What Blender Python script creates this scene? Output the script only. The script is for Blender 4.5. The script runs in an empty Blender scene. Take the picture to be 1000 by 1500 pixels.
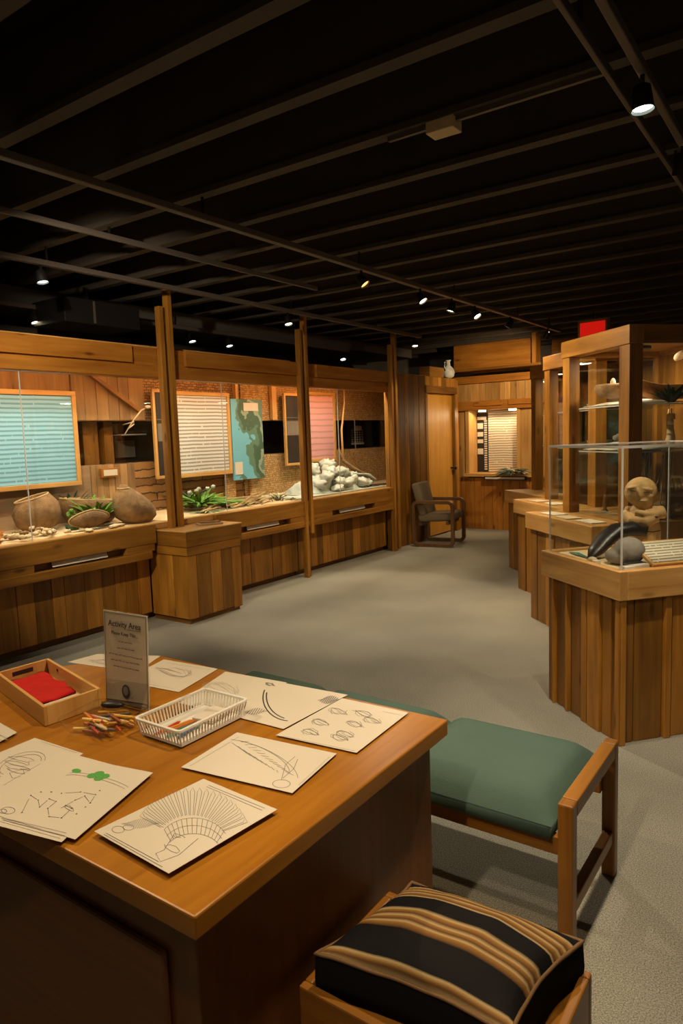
import bpy, math, random
from mathutils import Vector, Matrix, noise
random.seed(7)
S = bpy.context.scene
COL = S.collection
R = math.radians
PI = math.pi

# ---------------------------------------------------------------- camera
F = 1023.0
cam_d = bpy.data.cameras.new('camera')
cam = bpy.data.objects.new('camera', cam_d); COL.objects.link(cam)
cam_d.sensor_fit = 'HORIZONTAL'; cam_d.sensor_width = 36.0; cam_d.lens = 36.0*F/1000.0
cam_d.clip_start = 0.05; cam_d.clip_end = 60
CAMR = Matrix.Rotation(R(35.3), 3, 'Z') @ Matrix.Rotation(R(90-6.27), 3, 'X') @ Matrix.Rotation(R(-1.95), 3, 'Z')
cam.matrix_world = Matrix.Translation((0, 0, 1.53)) @ CAMR.to_4x4()
S.camera = cam
CAM = Vector((0, 0, 1.53))

def at(px, py, axis, val):
    """point of the world plane axis=val seen at a photo pixel (used to measure places only)"""
    d = CAMR @ Vector(((px-500)/F, (750-py)/F, -1.0))
    t = (val-CAM[axis])/d[axis]
    return CAM+d*t

# ---------------------------------------------------------------- world and exposure
W = bpy.data.worlds.new('dim_room'); S.world = W; W.use_nodes = True
bgn = W.node_tree.nodes['Background']
bgn.inputs[0].default_value = (1.0, 0.72, 0.45, 1); bgn.inputs[1].default_value = 0.07
S.view_settings.view_transform = 'Standard'; S.view_settings.look = 'None'
S.view_settings.exposure = 0.0; S.view_settings.gamma = 1.0
S.view_settings.use_curve_mapping = False
WARM = (1.0, 0.76, 0.47)
NEUT = (1.0, 0.85, 0.64)
COOL = (0.95, 0.98, 0.86)
LP = 1.4    # overall lamp power factor

# ---------------------------------------------------------------- materials
MATS = {}
def nmat(name):
    m = bpy.data.materials.new(name); m.use_nodes = True
    nt = m.node_tree; b = nt.nodes['Principled BSDF']
    MATS[name] = m
    return m, nt, b
def rgb(h):
    r = [int(h[i:i+2], 16)/255 for i in (0, 2, 4)]
    return tuple((c/12.92 if c <= .04045 else ((c+.055)/1.055)**2.4) for c in r)+(1,)
def N(nt, t, **kw):
    n = nt.nodes.new(t)
    for k, v in kw.items(): setattr(n, k, v)
    return n
def plain(name, col, rough=.6, metal=0, spec=.4, bump=0, bscale=60, var=0, vscale=8):
    m, nt, b = nmat(name)
    b.inputs['Base Color'].default_value = col; b.inputs['Roughness'].default_value = rough
    b.inputs['Metallic'].default_value = metal; b.inputs['Specular IOR Level'].default_value = spec
    tc = N(nt, 'ShaderNodeTexCoord')
    if bump:
        no = N(nt, 'ShaderNodeTexNoise'); no.inputs['Scale'].default_value = bscale; no.inputs['Detail'].default_value = 5
        nt.links.new(tc.outputs['Object'], no.inputs['Vector'])
        bp = N(nt, 'ShaderNodeBump'); bp.inputs['Strength'].default_value = bump; bp.inputs['Distance'].default_value = .01
        nt.links.new(no.outputs['Fac'], bp.inputs['Height']); nt.links.new(bp.outputs['Normal'], b.inputs['Normal'])
    if var:
        n2 = N(nt, 'ShaderNodeTexNoise'); n2.inputs['Scale'].default_value = vscale; n2.inputs['Detail'].default_value = 6
        nt.links.new(tc.outputs['Object'], n2.inputs['Vector'])
        mr = N(nt, 'ShaderNodeMapRange'); mr.inputs[1].default_value = .25; mr.inputs[2].default_value = .75
        mr.inputs[3].default_value = 1-var; mr.inputs[4].default_value = 1+var
        nt.links.new(n2.outputs['Fac'], mr.inputs[0])
        mx = N(nt, 'ShaderNodeVectorMath', operation='SCALE'); mx.inputs[0].default_value = col[:3]
        nt.links.new(mr.outputs[0], mx.inputs['Scale']); nt.links.new(mx.outputs[0], b.inputs['Base Color'])
    return m
def wood(name, dark, light, rough=.42, tone=.35, grain=20, knots=True, spec=.4):
    m, nt, b = nmat(name)
    uv = N(nt, 'ShaderNodeUVMap'); uv.uv_map = 'UVMap'
    mp = N(nt, 'ShaderNodeMapping'); mp.inputs['Scale'].default_value = (1.3, grain, 1)
    nt.links.new(uv.outputs[0], mp.inputs[0])
    n1 = N(nt, 'ShaderNodeTexNoise'); n1.inputs['Scale'].default_value = 1.0; n1.inputs['Detail'].default_value = 7; n1.inputs['Roughness'].default_value = .6
    n1.inputs['Distortion'].default_value = .6
    nt.links.new(mp.outputs[0], n1.inputs['Vector'])
    mp2 = N(nt, 'ShaderNodeMapping'); mp2.inputs['Scale'].default_value = (1.8, 6, 1)
    nt.links.new(uv.outputs[0], mp2.inputs[0])
    n2 = N(nt, 'ShaderNodeTexNoise'); n2.inputs['Scale'].default_value = 1.0; n2.inputs['Detail'].default_value = 3
    nt.links.new(mp2.outputs[0], n2.inputs['Vector'])
    ad = N(nt, 'ShaderNodeMath', operation='MULTIPLY_ADD'); ad.inputs[1].default_value = .55
    nt.links.new(n1.outputs['Fac'], ad.inputs[0])
    sc = N(nt, 'ShaderNodeMath', operation='MULTIPLY'); sc.inputs[1].default_value = .45
    nt.links.new(n2.outputs['Fac'], sc.inputs[0]); nt.links.new(sc.outputs[0], ad.inputs[2])
    cr = N(nt, 'ShaderNodeValToRGB'); cr.color_ramp.elements[0].position = .33; cr.color_ramp.elements[1].position = .67
    cr.color_ramp.elements[0].color = dark; cr.color_ramp.elements[1].color = light
    nt.links.new(ad.outputs[0], cr.inputs[0])
    at_ = N(nt, 'ShaderNodeAttribute'); at_.attribute_name = 'tone'
    mr = N(nt, 'ShaderNodeMapRange'); mr.inputs[3].default_value = 1-tone; mr.inputs[4].default_value = 1+tone*.7
    nt.links.new(at_.outputs['Fac'], mr.inputs[0])
    vm = N(nt, 'ShaderNodeVectorMath', operation='SCALE')
    nt.links.new(cr.outputs[0], vm.inputs[0]); nt.links.new(mr.outputs[0], vm.inputs['Scale'])
    out = vm.outputs[0]
    if knots:
        mk = N(nt, 'ShaderNodeMapping'); mk.inputs['Scale'].default_value = (2.2, 6.5, 1); nt.links.new(uv.outputs[0], mk.inputs[0])
        vo = N(nt, 'ShaderNodeTexVoronoi'); vo.inputs['Scale'].default_value = 1.0; nt.links.new(mk.outputs[0], vo.inputs['Vector'])
        kr = N(nt, 'ShaderNodeMapRange'); kr.inputs[1].default_value = .05; kr.inputs[2].default_value = .13
        kr.inputs[3].default_value = .42; kr.inputs[4].default_value = 1
        nt.links.new(vo.outputs['Distance'], kr.inputs[0])
        vk = N(nt, 'ShaderNodeVectorMath', operation='SCALE'); nt.links.new(out, vk.inputs[0]); nt.links.new(kr.outputs[0], vk.inputs['Scale'])
        out = vk.outputs[0]
    nt.links.new(out, b.inputs['Base Color'])
    b.inputs['Roughness'].default_value = rough; b.inputs['Specular IOR Level'].default_value = spec
    bp = N(nt, 'ShaderNodeBump'); bp.inputs['Strength'].default_value = .12; bp.inputs['Distance'].default_value = .004
    nt.links.new(n1.outputs['Fac'], bp.inputs['Height']); nt.links.new(bp.outputs['Normal'], b.inputs['Normal'])
    return m
CEDAR = wood('cedar', rgb('744813'), rgb('b47b2c'), tone=.5)
CEDARL = wood('cedar_light', rgb('9a6a32'), rgb('d0a05c'), tone=.28)
CEDARW = wood('cedar_warm', rgb('8e5314'), rgb('bf7f30'), tone=.15)
DOORW = wood('door_veneer', rgb('b27a28'), rgb('cc943c'), tone=.05, grain=14, knots=False)
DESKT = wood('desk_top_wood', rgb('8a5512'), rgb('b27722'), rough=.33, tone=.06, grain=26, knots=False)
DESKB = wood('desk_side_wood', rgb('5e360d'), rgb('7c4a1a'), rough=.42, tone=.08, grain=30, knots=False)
BENCHW = wood('bench_wood', rgb('70430f'), rgb('9a6622'), rough=.38, tone=.15, grain=24, knots=False)
CHAIRW = wood('chair_wood', rgb('50341a'), rgb('73502c'), rough=.4, tone=.15, grain=24, knots=False)
PALEW = wood('pale_wood', rgb('b8843f'), rgb('dcaf6a'), tone=.12, grain=16, knots=False)
TANW = wood('tan_wood', rgb('84643e'), rgb('b58f5c'), tone=.3, grain=14, rough=.7)
GREYW = wood('weathered_wood', rgb('8a6a48'), rgb('b59670'), tone=.3, grain=14, rough=.7)
BLACKC = plain('black_paint', rgb('231d18'), .8, var=.2, vscale=3)
DECKC = plain('black_deck', rgb('0d0a08'), .95)
JOISTC = plain('joist_paint', rgb('4a4035'), .75, var=.15, vscale=4)
DARKW = plain('dark_wall_paint', rgb('5a534b'), .85, var=.3, vscale=1.2)
METALB = plain('black_metal', rgb('1c1a19'), .45)
RAILC = plain('rail_paint', rgb('5a5048'), .5)
BROWNP = plain('brown_wall_paint', rgb('a06a2c'), .8, var=.1, vscale=1.5)
GREYP = plain('grey_wall_paint', rgb('6f665a'), .9, var=.1)
PAPER = plain('paper', rgb('cdc3b1'), .8, var=.03, vscale=3)
PENCIL = plain('pencil', rgb('7d7872'), .9)
PENCILL = plain('pencil_light', rgb('a8a196'), .9)
PENCILD = plain('ink', rgb('3c3a38'), .9)
GREENINK = plain('green_ink', rgb('4f9a45'), .8)
WHITEP = plain('white_plastic', rgb('dedad0'), .35, spec=.5)
REDC = plain('red_felt', rgb('b8160c'), .9, var=.12, vscale=25)
GREENF = plain('green_upholstery', rgb('4d6156'), .95, spec=.15, bump=.35, bscale=500, var=.08, vscale=5)
TAUPEF = plain('taupe_upholstery', rgb('75654f'), .9, spec=.15, bump=.3, bscale=300, var=.1)
BLACKF = plain('black_cloth', rgb('141214'), .9, spec=.1)
LEATHER = plain('black_leather', rgb('221d1c'), .35, spec=.5, bump=.1)
STONEG = plain('grey_stone', rgb('8a8176'), .85, bump=.3, bscale=40, var=.12)
STONEW = plain('pale_stone', rgb('bdbcae'), .9, bump=.5, bscale=25, var=.3, vscale=12)
CARVED = plain('carved_wood', rgb('d2a86c'), .6, bump=.2, bscale=40, var=.18, vscale=14)
CLOTHW = plain('white_cloth', rgb('d8cfbd'), .9, bump=.3, bscale=30)
SAND = plain('sand_board', rgb('d6bd92'), .9, bump=.3, bscale=60, var=.08, vscale=5)
ICE = plain('pale_gravel', rgb('b9bdae'), .9, bump=.5, bscale=60, var=.15, vscale=20)
DARKG = plain('dark_panel', rgb('2b2622'), .5, var=.3, vscale=3)
BASK = plain('basket_tan', rgb('8a6a46'), .85, bump=.7, bscale=60, var=.4, vscale=16)
BASKD = plain('basket_brown', rgb('7a5c3c'), .85, bump=.7, bscale=60, var=.4, vscale=16)
BASKL = plain('basket_rim', rgb('bb9d6c'), .8)
ORANGE = plain('orange_bark', rgb('b9742c'), .9, bump=.6, bscale=50, var=.3, vscale=20)
SHELL = plain('shell', rgb('cdb892'), .7, var=.15, vscale=30)
SHELLB = plain('shell_brown', rgb('8d6e46'), .7, var=.2, vscale=30)
LEAFG = plain('leaf_green', rgb('5f8f2e'), .6, var=.3, vscale=30)
LEAFD = plain('leaf_dark', rgb('2f4a34'), .7, var=.3, vscale=30)
LEAFP = plain('leaf_pale', rgb('a9b183'), .7, var=.2, vscale=30)
TWIG = plain('twig', rgb('c8ab7c'), .8, var=.2, vscale=20)
STICKD = plain('dark_twig', rgb('5c4530'), .8, var=.2, vscale=20)
TEAL = plain('teal', rgb('2e7a72'), .6)
ALU = plain('aluminium', rgb('b8b4ac'), .35, metal=.7)
LABELC = plain('label_card', rgb('d8cdb8'), .7)
REDP = plain('exit_red', rgb('c01008'), .5)

def emis(name, col, st):
    m, nt, b = nmat(name)
    b.inputs['Emission Color'].default_value = tuple(col)+(1,); b.inputs['Emission Strength'].default_value = st
    b.inputs['Base Color'].default_value = tuple(col)+(1,)
    return m
BULBW = emis('bulb_warm', (1, .80, .50), 14)
BULBC = emis('bulb_cool', (.85, 1, .85), 14)
BULBO = emis('bulb_orange', (1, .36, .10), 3.5)
EXITR = emis('exit_face', (.62, .008, .004), .8)

def carpet():
    m, nt, b = nmat('carpet')
    tc = N(nt, 'ShaderNodeTexCoord')
    n1 = N(nt, 'ShaderNodeTexNoise'); n1.inputs['Scale'].default_value = 230; n1.inputs['Detail'].default_value = 5
    nt.links.new(tc.outputs['Object'], n1.inputs['Vector'])
    n2 = N(nt, 'ShaderNodeTexNoise'); n2.inputs['Scale'].default_value = 1.5; n2.inputs['Detail'].default_value = 6
    nt.links.new(tc.outputs['Object'], n2.inputs['Vector'])
    cr = N(nt, 'ShaderNodeValToRGB'); cr.color_ramp.elements[0].position = .36; cr.color_ramp.elements[1].position = .66
    cr.color_ramp.elements[0].color = rgb('6f6b60'); cr.color_ramp.elements[1].color = rgb('aaa593')
    nt.links.new(n1.outputs['Fac'], cr.inputs[0])
    mr = N(nt, 'ShaderNodeMapRange'); mr.inputs[1].default_value = .3; mr.inputs[2].default_value = .7
    mr.inputs[3].default_value = .86; mr.inputs[4].default_value = 1.1
    nt.links.new(n2.outputs['Fac'], mr.inputs[0])
    vm = N(nt, 'ShaderNodeVectorMath', operation='SCALE'); nt.links.new(cr.outputs[0], vm.inputs[0]); nt.links.new(mr.outputs[0], vm.inputs['Scale'])
    nt.links.new(vm.outputs[0], b.inputs['Base Color'])
    b.inputs['Roughness'].default_value = 1; b.inputs['Specular IOR Level'].default_value = .1
    bp = N(nt, 'ShaderNodeBump'); bp.inputs['Strength'].default_value = .5; bp.inputs['Distance'].default_value = .006
    nt.links.new(n1.outputs['Fac'], bp.inputs['Height']); nt.links.new(bp.outputs['Normal'], b.inputs['Normal'])
    return m
CARPET = carpet()

def glass(name='pane_glass', tint=(.97, .98, .96), refl=1.0):
    m = bpy.data.materials.new(name); m.use_nodes = True; nt = m.node_tree; nt.nodes.clear()
    o = N(nt, 'ShaderNodeOutputMaterial'); mx = N(nt, 'ShaderNodeMixShader')
    tr = N(nt, 'ShaderNodeBsdfTransparent'); tr.inputs[0].default_value = tint+(1,)
    gl = N(nt, 'ShaderNodeBsdfGlossy'); gl.inputs['Roughness'].default_value = .0
    fr = N(nt, 'ShaderNodeLayerWeight'); fr.inputs['Blend'].default_value = .5
    pw = N(nt, 'ShaderNodeMath', operation='POWER'); pw.inputs[1].default_value = 5; nt.links.new(fr.outputs['Facing'], pw.inputs[0])
    ml = N(nt, 'ShaderNodeMath', operation='MULTIPLY_ADD'); ml.inputs[1].default_value = .9*min(refl, 1); ml.inputs[2].default_value = .035*refl
    nt.links.new(pw.outputs[0], ml.inputs[0]); nt.links.new(ml.outputs[0], mx.inputs[0])
    nt.links.new(tr.outputs[0], mx.inputs[1]); nt.links.new(gl.outputs[0], mx.inputs[2]); nt.links.new(mx.outputs[0], o.inputs[0])
    return m
GLASS = glass()
PLASTIC = glass('clear_plastic', (.985, .98, .965), 1.6)
m_, nt_, b_ = nmat('glass_edge'); GEDGE = m_
b_.inputs['Base Color'].default_value = rgb('d8d4c8'); b_.inputs['Roughness'].default_value = .15; b_.inputs['Alpha'].default_value = .75

def lines(name, paper, ink, axis=2, freq=24.0, duty=.42, along=1, wscale=30, thr=.42, wob=.0, streak=1):
    """card printed with rows of tiny words"""
    m, nt, b = nmat(name)
    tc = N(nt, 'ShaderNodeTexCoord'); sp = N(nt, 'ShaderNodeSeparateXYZ')
    nt.links.new(tc.outputs['Object'], sp.inputs[0])
    wn = N(nt, 'ShaderNodeTexNoise'); wn.inputs['Scale'].default_value = 3
    nt.links.new(tc.outputs['Object'], wn.inputs['Vector'])
    z = N(nt, 'ShaderNodeMath', operation='MULTIPLY'); z.inputs[1].default_value = freq
    nt.links.new(sp.outputs[axis], z.inputs[0])
    z2 = N(nt, 'ShaderNodeMath', operation='MULTIPLY_ADD'); z2.inputs[1].default_value = wob
    nt.links.new(wn.outputs['Fac'], z2.inputs[0]); nt.links.new(z.outputs[0], z2.inputs[2])
    fr = N(nt, 'ShaderNodeMath', operation='FRACT'); nt.links.new(z2.outputs[0], fr.inputs[0])
    fl = N(nt, 'ShaderNodeMath', operation='FLOOR'); nt.links.new(z2.outputs[0], fl.inputs[0])
    lt = N(nt, 'ShaderNodeMath', operation='LESS_THAN'); lt.inputs[1].default_value = duty; nt.links.new(fr.outputs[0], lt.inputs[0])
    cx = N(nt, 'ShaderNodeCombineXYZ')
    a2 = N(nt, 'ShaderNodeMath', operation='MULTIPLY'); a2.inputs[1].default_value = wscale; nt.links.new(sp.outputs[along], a2.inputs[0])
    nt.links.new(a2.outputs[0], cx.inputs[0])
    f2 = N(nt, 'ShaderNodeMath', operation='MULTIPLY'); f2.inputs[1].default_value = 7.3; nt.links.new(fl.outputs[0], f2.inputs[0])
    nt.links.new(f2.outputs[0], cx.inputs[1])
    nn = N(nt, 'ShaderNodeTexNoise'); nn.inputs['Scale'].default_value = 1; nn.inputs['Detail'].default_value = 2; nt.links.new(cx.outputs[0], nn.inputs['Vector'])
    gt = N(nt, 'ShaderNodeMath', operation='GREATER_THAN'); gt.inputs[1].default_value = thr; nt.links.new(nn.outputs['Fac'], gt.inputs[0])
    an = N(nt, 'ShaderNodeMath', operation='MULTIPLY'); nt.links.new(lt.outputs[0], an.inputs[0]); nt.links.new(gt.outputs[0], an.inputs[1])
    mx = N(nt, 'ShaderNodeMix', data_type='RGBA'); mx.inputs['A'].default_value = paper; mx.inputs['B'].default_value = ink
    nt.links.new(an.outputs[0], mx.inputs['Factor']); nt.links.new(mx.outputs['Result'], b.inputs['Base Color'])
    b.inputs['Roughness'].default_value = .55
    return m
BLUEPRINT = lines('blue_text_sheet', rgb('92cbe4'), rgb('6a9fb2'), freq=27, thr=.33, wob=.35)
WHITEPRINT = lines('white_text_sheet', rgb('d9d9d2'), rgb('94928a'), freq=27, thr=.33, wob=.35)
PINKPRINT = lines('pink_text_sheet', rgb('d8a0a2'), rgb('b8907c'), freq=13, duty=.25, thr=.30, wob=.35)
CREAMPRINT = lines('cream_text_sheet', rgb('dcd2bb'), rgb('a08d70'), freq=27, along=0, thr=.34, wob=1.0)
TABLETPRINT = lines('tablet_text', rgb('dccfb4'), rgb('8c8271'), axis=1, freq=46, along=0, wscale=60, thr=.36)
def weave(name, c1, c2, mortar, sx=9, bw=.5, rh=.25, ax=True):
    m, nt, b = nmat(name)
    tc = N(nt, 'ShaderNodeTexCoord'); sp = N(nt, 'ShaderNodeSeparateXYZ'); nt.links.new(tc.outputs['Object'], sp.inputs[0])
    cx = N(nt, 'ShaderNodeCombineXYZ'); nt.links.new(sp.outputs[1], cx.inputs[0]); nt.links.new(sp.outputs[2], cx.inputs[1])
    br = N(nt, 'ShaderNodeTexBrick'); br.inputs['Scale'].default_value = sx; br.inputs['Color1'].default_value = c1; br.inputs['Color2'].default_value = c2
    br.inputs['Mortar'].default_value = mortar; br.inputs['Brick Width'].default_value = bw; br.inputs['Row Height'].default_value = rh; br.inputs['Mortar Size'].default_value = .03
    no = N(nt, 'ShaderNodeTexNoise'); no.inputs['Scale'].default_value = 12; nt.links.new(cx.outputs[0], no.inputs['Vector'])
    ad = N(nt, 'ShaderNodeVectorMath', operation='MULTIPLY_ADD'); ad.inputs[1].default_value = (.04, .04, 0)
    nt.links.new(no.outputs['Color'], ad.inputs[0]); nt.links.new(cx.outputs[0], ad.inputs[2]); nt.links.new(ad.outputs[0], br.inputs['Vector'])
    nt.links.new(br.outputs['Color'], b.inputs['Base Color']); b.inputs['Roughness'].default_value = .8
    bp = N(nt, 'ShaderNodeBump'); bp.inputs['Strength'].default_value = .5; bp.inputs['Distance'].default_value = .01; bp.invert = True
    nt.links.new(br.outputs['Fac'], bp.inputs['Height']); nt.links.new(bp.outputs['Normal'], b.inputs['Normal'])
    return m
WEAVE = weave('bark_weave', rgb('b08a56'), rgb('876540'), rgb('543c22'))
WEAVE2 = weave('fine_bark_weave', rgb('d0aa72'), rgb('a87f48'), rgb('6b4c28'), sx=16, bw=.4, rh=.4)
LOGS = weave('log_wall', rgb('a87a45'), rgb('7f5930'), rgb('4a3018'), sx=4, bw=2.5, rh=.32)

# ---------------------------------------------------------------- mesh builder
class MB:
    def __init__(s): s.v = []; s.f = []; s.uv = []; s.t = []; s.M = None
    def _add(s, vs, fs, g, tone=None, uvs=None):
        if tone is None: tone = random.random()
        off = (random.random()*9, random.random()*9)
        g = Vector(g).normalized(); b = len(s.v)
        vs = [Vector(p) for p in vs]
        for fi, f in enumerate(fs):
            p0, p1, p2 = vs[f[0]], vs[f[1]], vs[f[2]]
            n = (p1-p0).cross(p2-p0)
            if len(f) > 3 and n.length < 1e-12: n = (vs[f[2]]-p0).cross(vs[f[3]]-p0)
            n = n.normalized() if n.length > 0 else Vector((0, 0, 1))
            gg = g
            if abs(n.dot(g)) > .9: gg = Vector((g.y, g.z, g.x))
            w = n.cross(gg)
            s.f.append([b+i for i in f]); s.t.append(tone)
            s.uv.append([(vs[i].dot(gg)+off[0], vs[i].dot(w)+off[1]) for i in f])
        for p in vs: s.v.append(s.M @ p if s.M else p)
    def box(s, c, d, M=None, tone=None, g=None):
        c = Vector(c); hx, hy, hz = [abs(x)/2 for x in d]
        vs = [Vector((x, y, z)) for x in (-hx, hx) for y in (-hy, hy) for z in (-hz, hz)]
        if M is not None: vs = [M @ p for p in vs]
        vs = [c+p for p in vs]
        fs = [(0, 1, 3, 2), (4, 6, 7, 5), (0, 4, 5, 1), (2, 3, 7, 6), (0, 2, 6, 4), (1, 5, 7, 3)]
        if g is None:
            i = max(range(3), key=lambda k: abs(d[k])); g = Vector([1.0 if k == i else 0 for k in range(3)])
            if M is not None: g = M @ g
        s._add(vs, fs, g, tone); return s
    def bb(s, x0, x1, y0, y1, z0, z1, tone=None, g=None):
        return s.box(((x0+x1)/2, (y0+y1)/2, (z0+z1)/2), (x1-x0, y1-y0, z1-z0), None, tone, g)
    def prism(s, poly, z0, z1, g=(1, 0, 0), tone=None):
        n = len(poly); vs = [Vector((p[0], p[1], z0)) for p in poly]+[Vector((p[0], p[1], z1)) for p in poly]
        fs = [tuple(range(n))[::-1], tuple(range(n, 2*n))]+[(i, (i+1) % n, n+(i+1) % n, n+i) for i in range(n)]
        s._add(vs, fs, g, tone); return s
    def bar(s, a, b, w, h=None, up=(0, 0, 1), tone=None):
        a, b = Vector(a), Vector(b); h = h or w; d = (b-a).normalized(); up = Vector(up)
        if abs(d.dot(up)) > .95: up = Vector((1, 0, 0))
        x = d.cross(up).normalized()*w/2; y = x.cross(d).normalized()*h/2
        vs = [a-x-y, a+x-y, a+x+y, a-x+y, b-x-y, b+x-y, b+x+y, b-x+y]
        s._add(vs, [(3, 2, 1, 0), (4, 5, 6, 7), (0, 1, 5, 4), (1, 2, 6, 5), (2, 3, 7, 6), (3, 0, 4, 7)], d, tone); return s
    def tube(s, path, r, seg=8, closed=False, tone=None, flat=1.0):
        P = [Vector(p) for p in path]; n = len(P)
        rr = r if isinstance(r, (list, tuple)) else [r]*n
        up = Vector((0, 0, 1)); vs = []
        for i, p in enumerate(P):
            a = P[(i-1) % n] if (closed or i > 0) else p; b = P[(i+1) % n] if (closed or i < n-1) else p
            d = (b-a).normalized()
            u = up if abs(d.dot(up)) < .95 else Vector((1, 0, 0))
            x = d.cross(u).normalized(); y = x.cross(d)
            for k in range(seg):
                t = 2*PI*k/seg; vs.append(p+(x*math.cos(t)+y*math.sin(t)*flat)*rr[i])
        fs = []
        for i in range(n if closed else n-1):
            j = (i+1) % n
            for k in range(seg):
                k2 = (k+1) % seg; fs.append((i*seg+k, i*seg+k2, j*seg+k2, j*seg+k))
        if not closed: fs.append(tuple(range(seg))[::-1]); fs.append(tuple((n-1)*seg+k for k in range(seg)))
        s._add(vs, fs, (P[-1]-P[0]) if not closed and (P[-1]-P[0]).length > 0 else (0, 0, 1), tone); return s
    def lathe(s, prof, seg=24, c=(0, 0, 0), M=None, cap=True, tone=None, wob=0):
        vs = []; c = Vector(c)
        for (r, z) in prof:
            for k in range(seg):
                t = 2*PI*k/seg; q = Vector((r*math.cos(t), r*math.sin(t), z))
                if wob: q *= 1+wob*noise.noise(q*7+c)
                if M is not None: q = M @ q
                vs.append(c+q)
        n = len(prof); fs = []
        for i in range(n-1):
            for k in range(seg):
                k2 = (k+1) % seg; fs.append((i*seg+k, i*seg+k2, (i+1)*seg+k2, (i+1)*seg+k))
        if cap: fs.append(tuple(range(seg))[::-1]); fs.append(tuple((n-1)*seg+k for k in range(seg)))
        s._add(vs, fs, (0, 0, 1), tone); return s
    def blob(s, c, r, M=None, nz=0, nf=6, seg=14, rings=9, tone=None):
        c = Vector(c); vs = []; se = Vector((random.random()*9, random.random()*9, 0)) if nz else Vector()
        for i in range(rings+1):
            ph = PI*i/rings
            for k in range(seg):
                t = 2*PI*k/seg; u = Vector((math.sin(ph)*math.cos(t), math.sin(ph)*math.sin(t), math.cos(ph)))
                m = 1+nz*noise.noise(u*nf*.35+se) if nz else 1
                q = Vector((u.x*r[0], u.y*r[1], u.z*r[2]))*m
                if M is not None: q = M @ q
                vs.append(c+q)
        fs = []
        for i in range(rings):
            for k in range(seg):
                k2 = (k+1) % seg; a, b, d, e = i*seg+k, (i+1)*seg+k, (i+1)*seg+k2, i*seg+k2
                if i == 0: fs.append((a, b, d))
                elif i == rings-1: fs.append((a, b, e))
                else: fs.append((a, b, d, e))
        s._add(vs, fs, (1, 0, 0), tone); return s
    def sweep(s, path, nrm, a, b, closed=True, tone=None):
        """square section swept round a planar path; nrm = plane normal"""
        P = [Vector(p) for p in path]; n = len(P); nrm = Vector(nrm).normalized(); vs = []
        for i, p in enumerate(P):
            q0 = P[(i-1) % n] if (closed or i > 0) else p; q1 = P[(i+1) % n] if (closed or i < n-1) else p
            d = (q1-q0).normalized(); o = d.cross(nrm).normalized()
            vs += [p-o*a-nrm*b, p+o*a-nrm*b, p+o*a+nrm*b, p-o*a+nrm*b]
        fs = []
        for i in range(n if closed else n-1):
            j = (i+1) % n
            for k in range(4): fs.append((i*4+k, i*4+(k+1) % 4, j*4+(k+1) % 4, j*4+k))
        if not closed: fs += [(3, 2, 1, 0), tuple((n-1)*4+k for k in range(4))]
        s._add(vs, fs, (0, 0, 1), tone); return s
    def quad(s, pts, g=(1, 0, 0), tone=None):
        s._add(pts, [tuple(range(len(pts)))], g, tone); return s
    def strip(s, pts, w, nrm=(0, 0, 1), tone=None):
        """thin flat ink line"""
        P = [Vector(p) for p in pts]; nrm = Vector(nrm); vs = []; n = len(P)
        for i, p in enumerate(P):
            d = (P[min(i+1, n-1)]-P[max(i-1, 0)])
            if d.length < 1e-9: d = Vector((1, 0, 0))
            x = d.normalized().cross(nrm).normalized()*w/2; vs += [p-x, p+x]
        s._add(vs, [(2*i, 2*i+1, 2*i+3, 2*i+2) for i in range(n-1)], (1, 0, 0), tone); return s
    def build(s, name, mat, parent=None, bevel=0, smooth=False, loc=None, seg=2):
        me = bpy.data.meshes.new(name)
        base = Vector((0, 0, 0))
        if parent is not None and parent.get('_w'): base = Vector(parent['_w'])
        if loc is not None: base = Vector(loc)
        me.from_pydata([tuple(p-base) for p in s.v], [], s.f)
        ul = me.uv_layers.new(name='UVMap'); i = 0; flat = []
        for uvs in s.uv:
            for q in uvs: flat += [q[0], q[1]]
        ul.data.foreach_set('uv', flat)
        a = me.attributes.new('tone', 'FLOAT', 'FACE'); a.data.foreach_set('value', s.t)
        if smooth: me.polygons.foreach_set('use_smooth', [True]*len(me.polygons))
        me.validate(); me.update()
        me.materials.append(mat)
        o = bpy.data.objects.new(name, me); COL.objects.link(o)
        if parent is not None:
            o.parent = parent; o['_w'] = tuple(base)
        elif loc is not None: o.location = loc; o['_w'] = tuple(base)
        if bevel:
            md = o.modifiers.new('bevel', 'BEVEL'); md.width = bevel; md.segments = seg; md.limit_method = 'ANGLE'; md.angle_limit = R(50)
        return o
def thing(name, loc, label, cat, group=None, rz=0, local=False):
    """local=True: children are built in the thing's own frame; else in world coordinates"""
    o = bpy.data.objects.new(name, None); COL.objects.link(o); o.empty_display_size = .05
    o.location = loc; o.rotation_euler = (0, 0, rz); o['label'] = label; o['category'] = cat
    o['_w'] = (0, 0, 0) if local else tuple(loc)
    if group: o['group'] = group
    return o
def tag(o, label, cat, group=None, kind=None):
    o['label'] = label; o['category'] = cat
    if group: o['group'] = group
    if kind: o['kind'] = kind
    return o
def struct(name, mb, mat, label=None, **kw):
    o = mb.build(name, mat, None, **kw); o['kind'] = 'structure'
    o['label'] = label or name.replace('_', ' '); return o
def copy_tree(o, parent=None):
    c = o.copy(); COL.objects.link(c); c.parent = parent
    for ch in list(o.children): copy_tree(ch, c)
    return c
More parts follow.
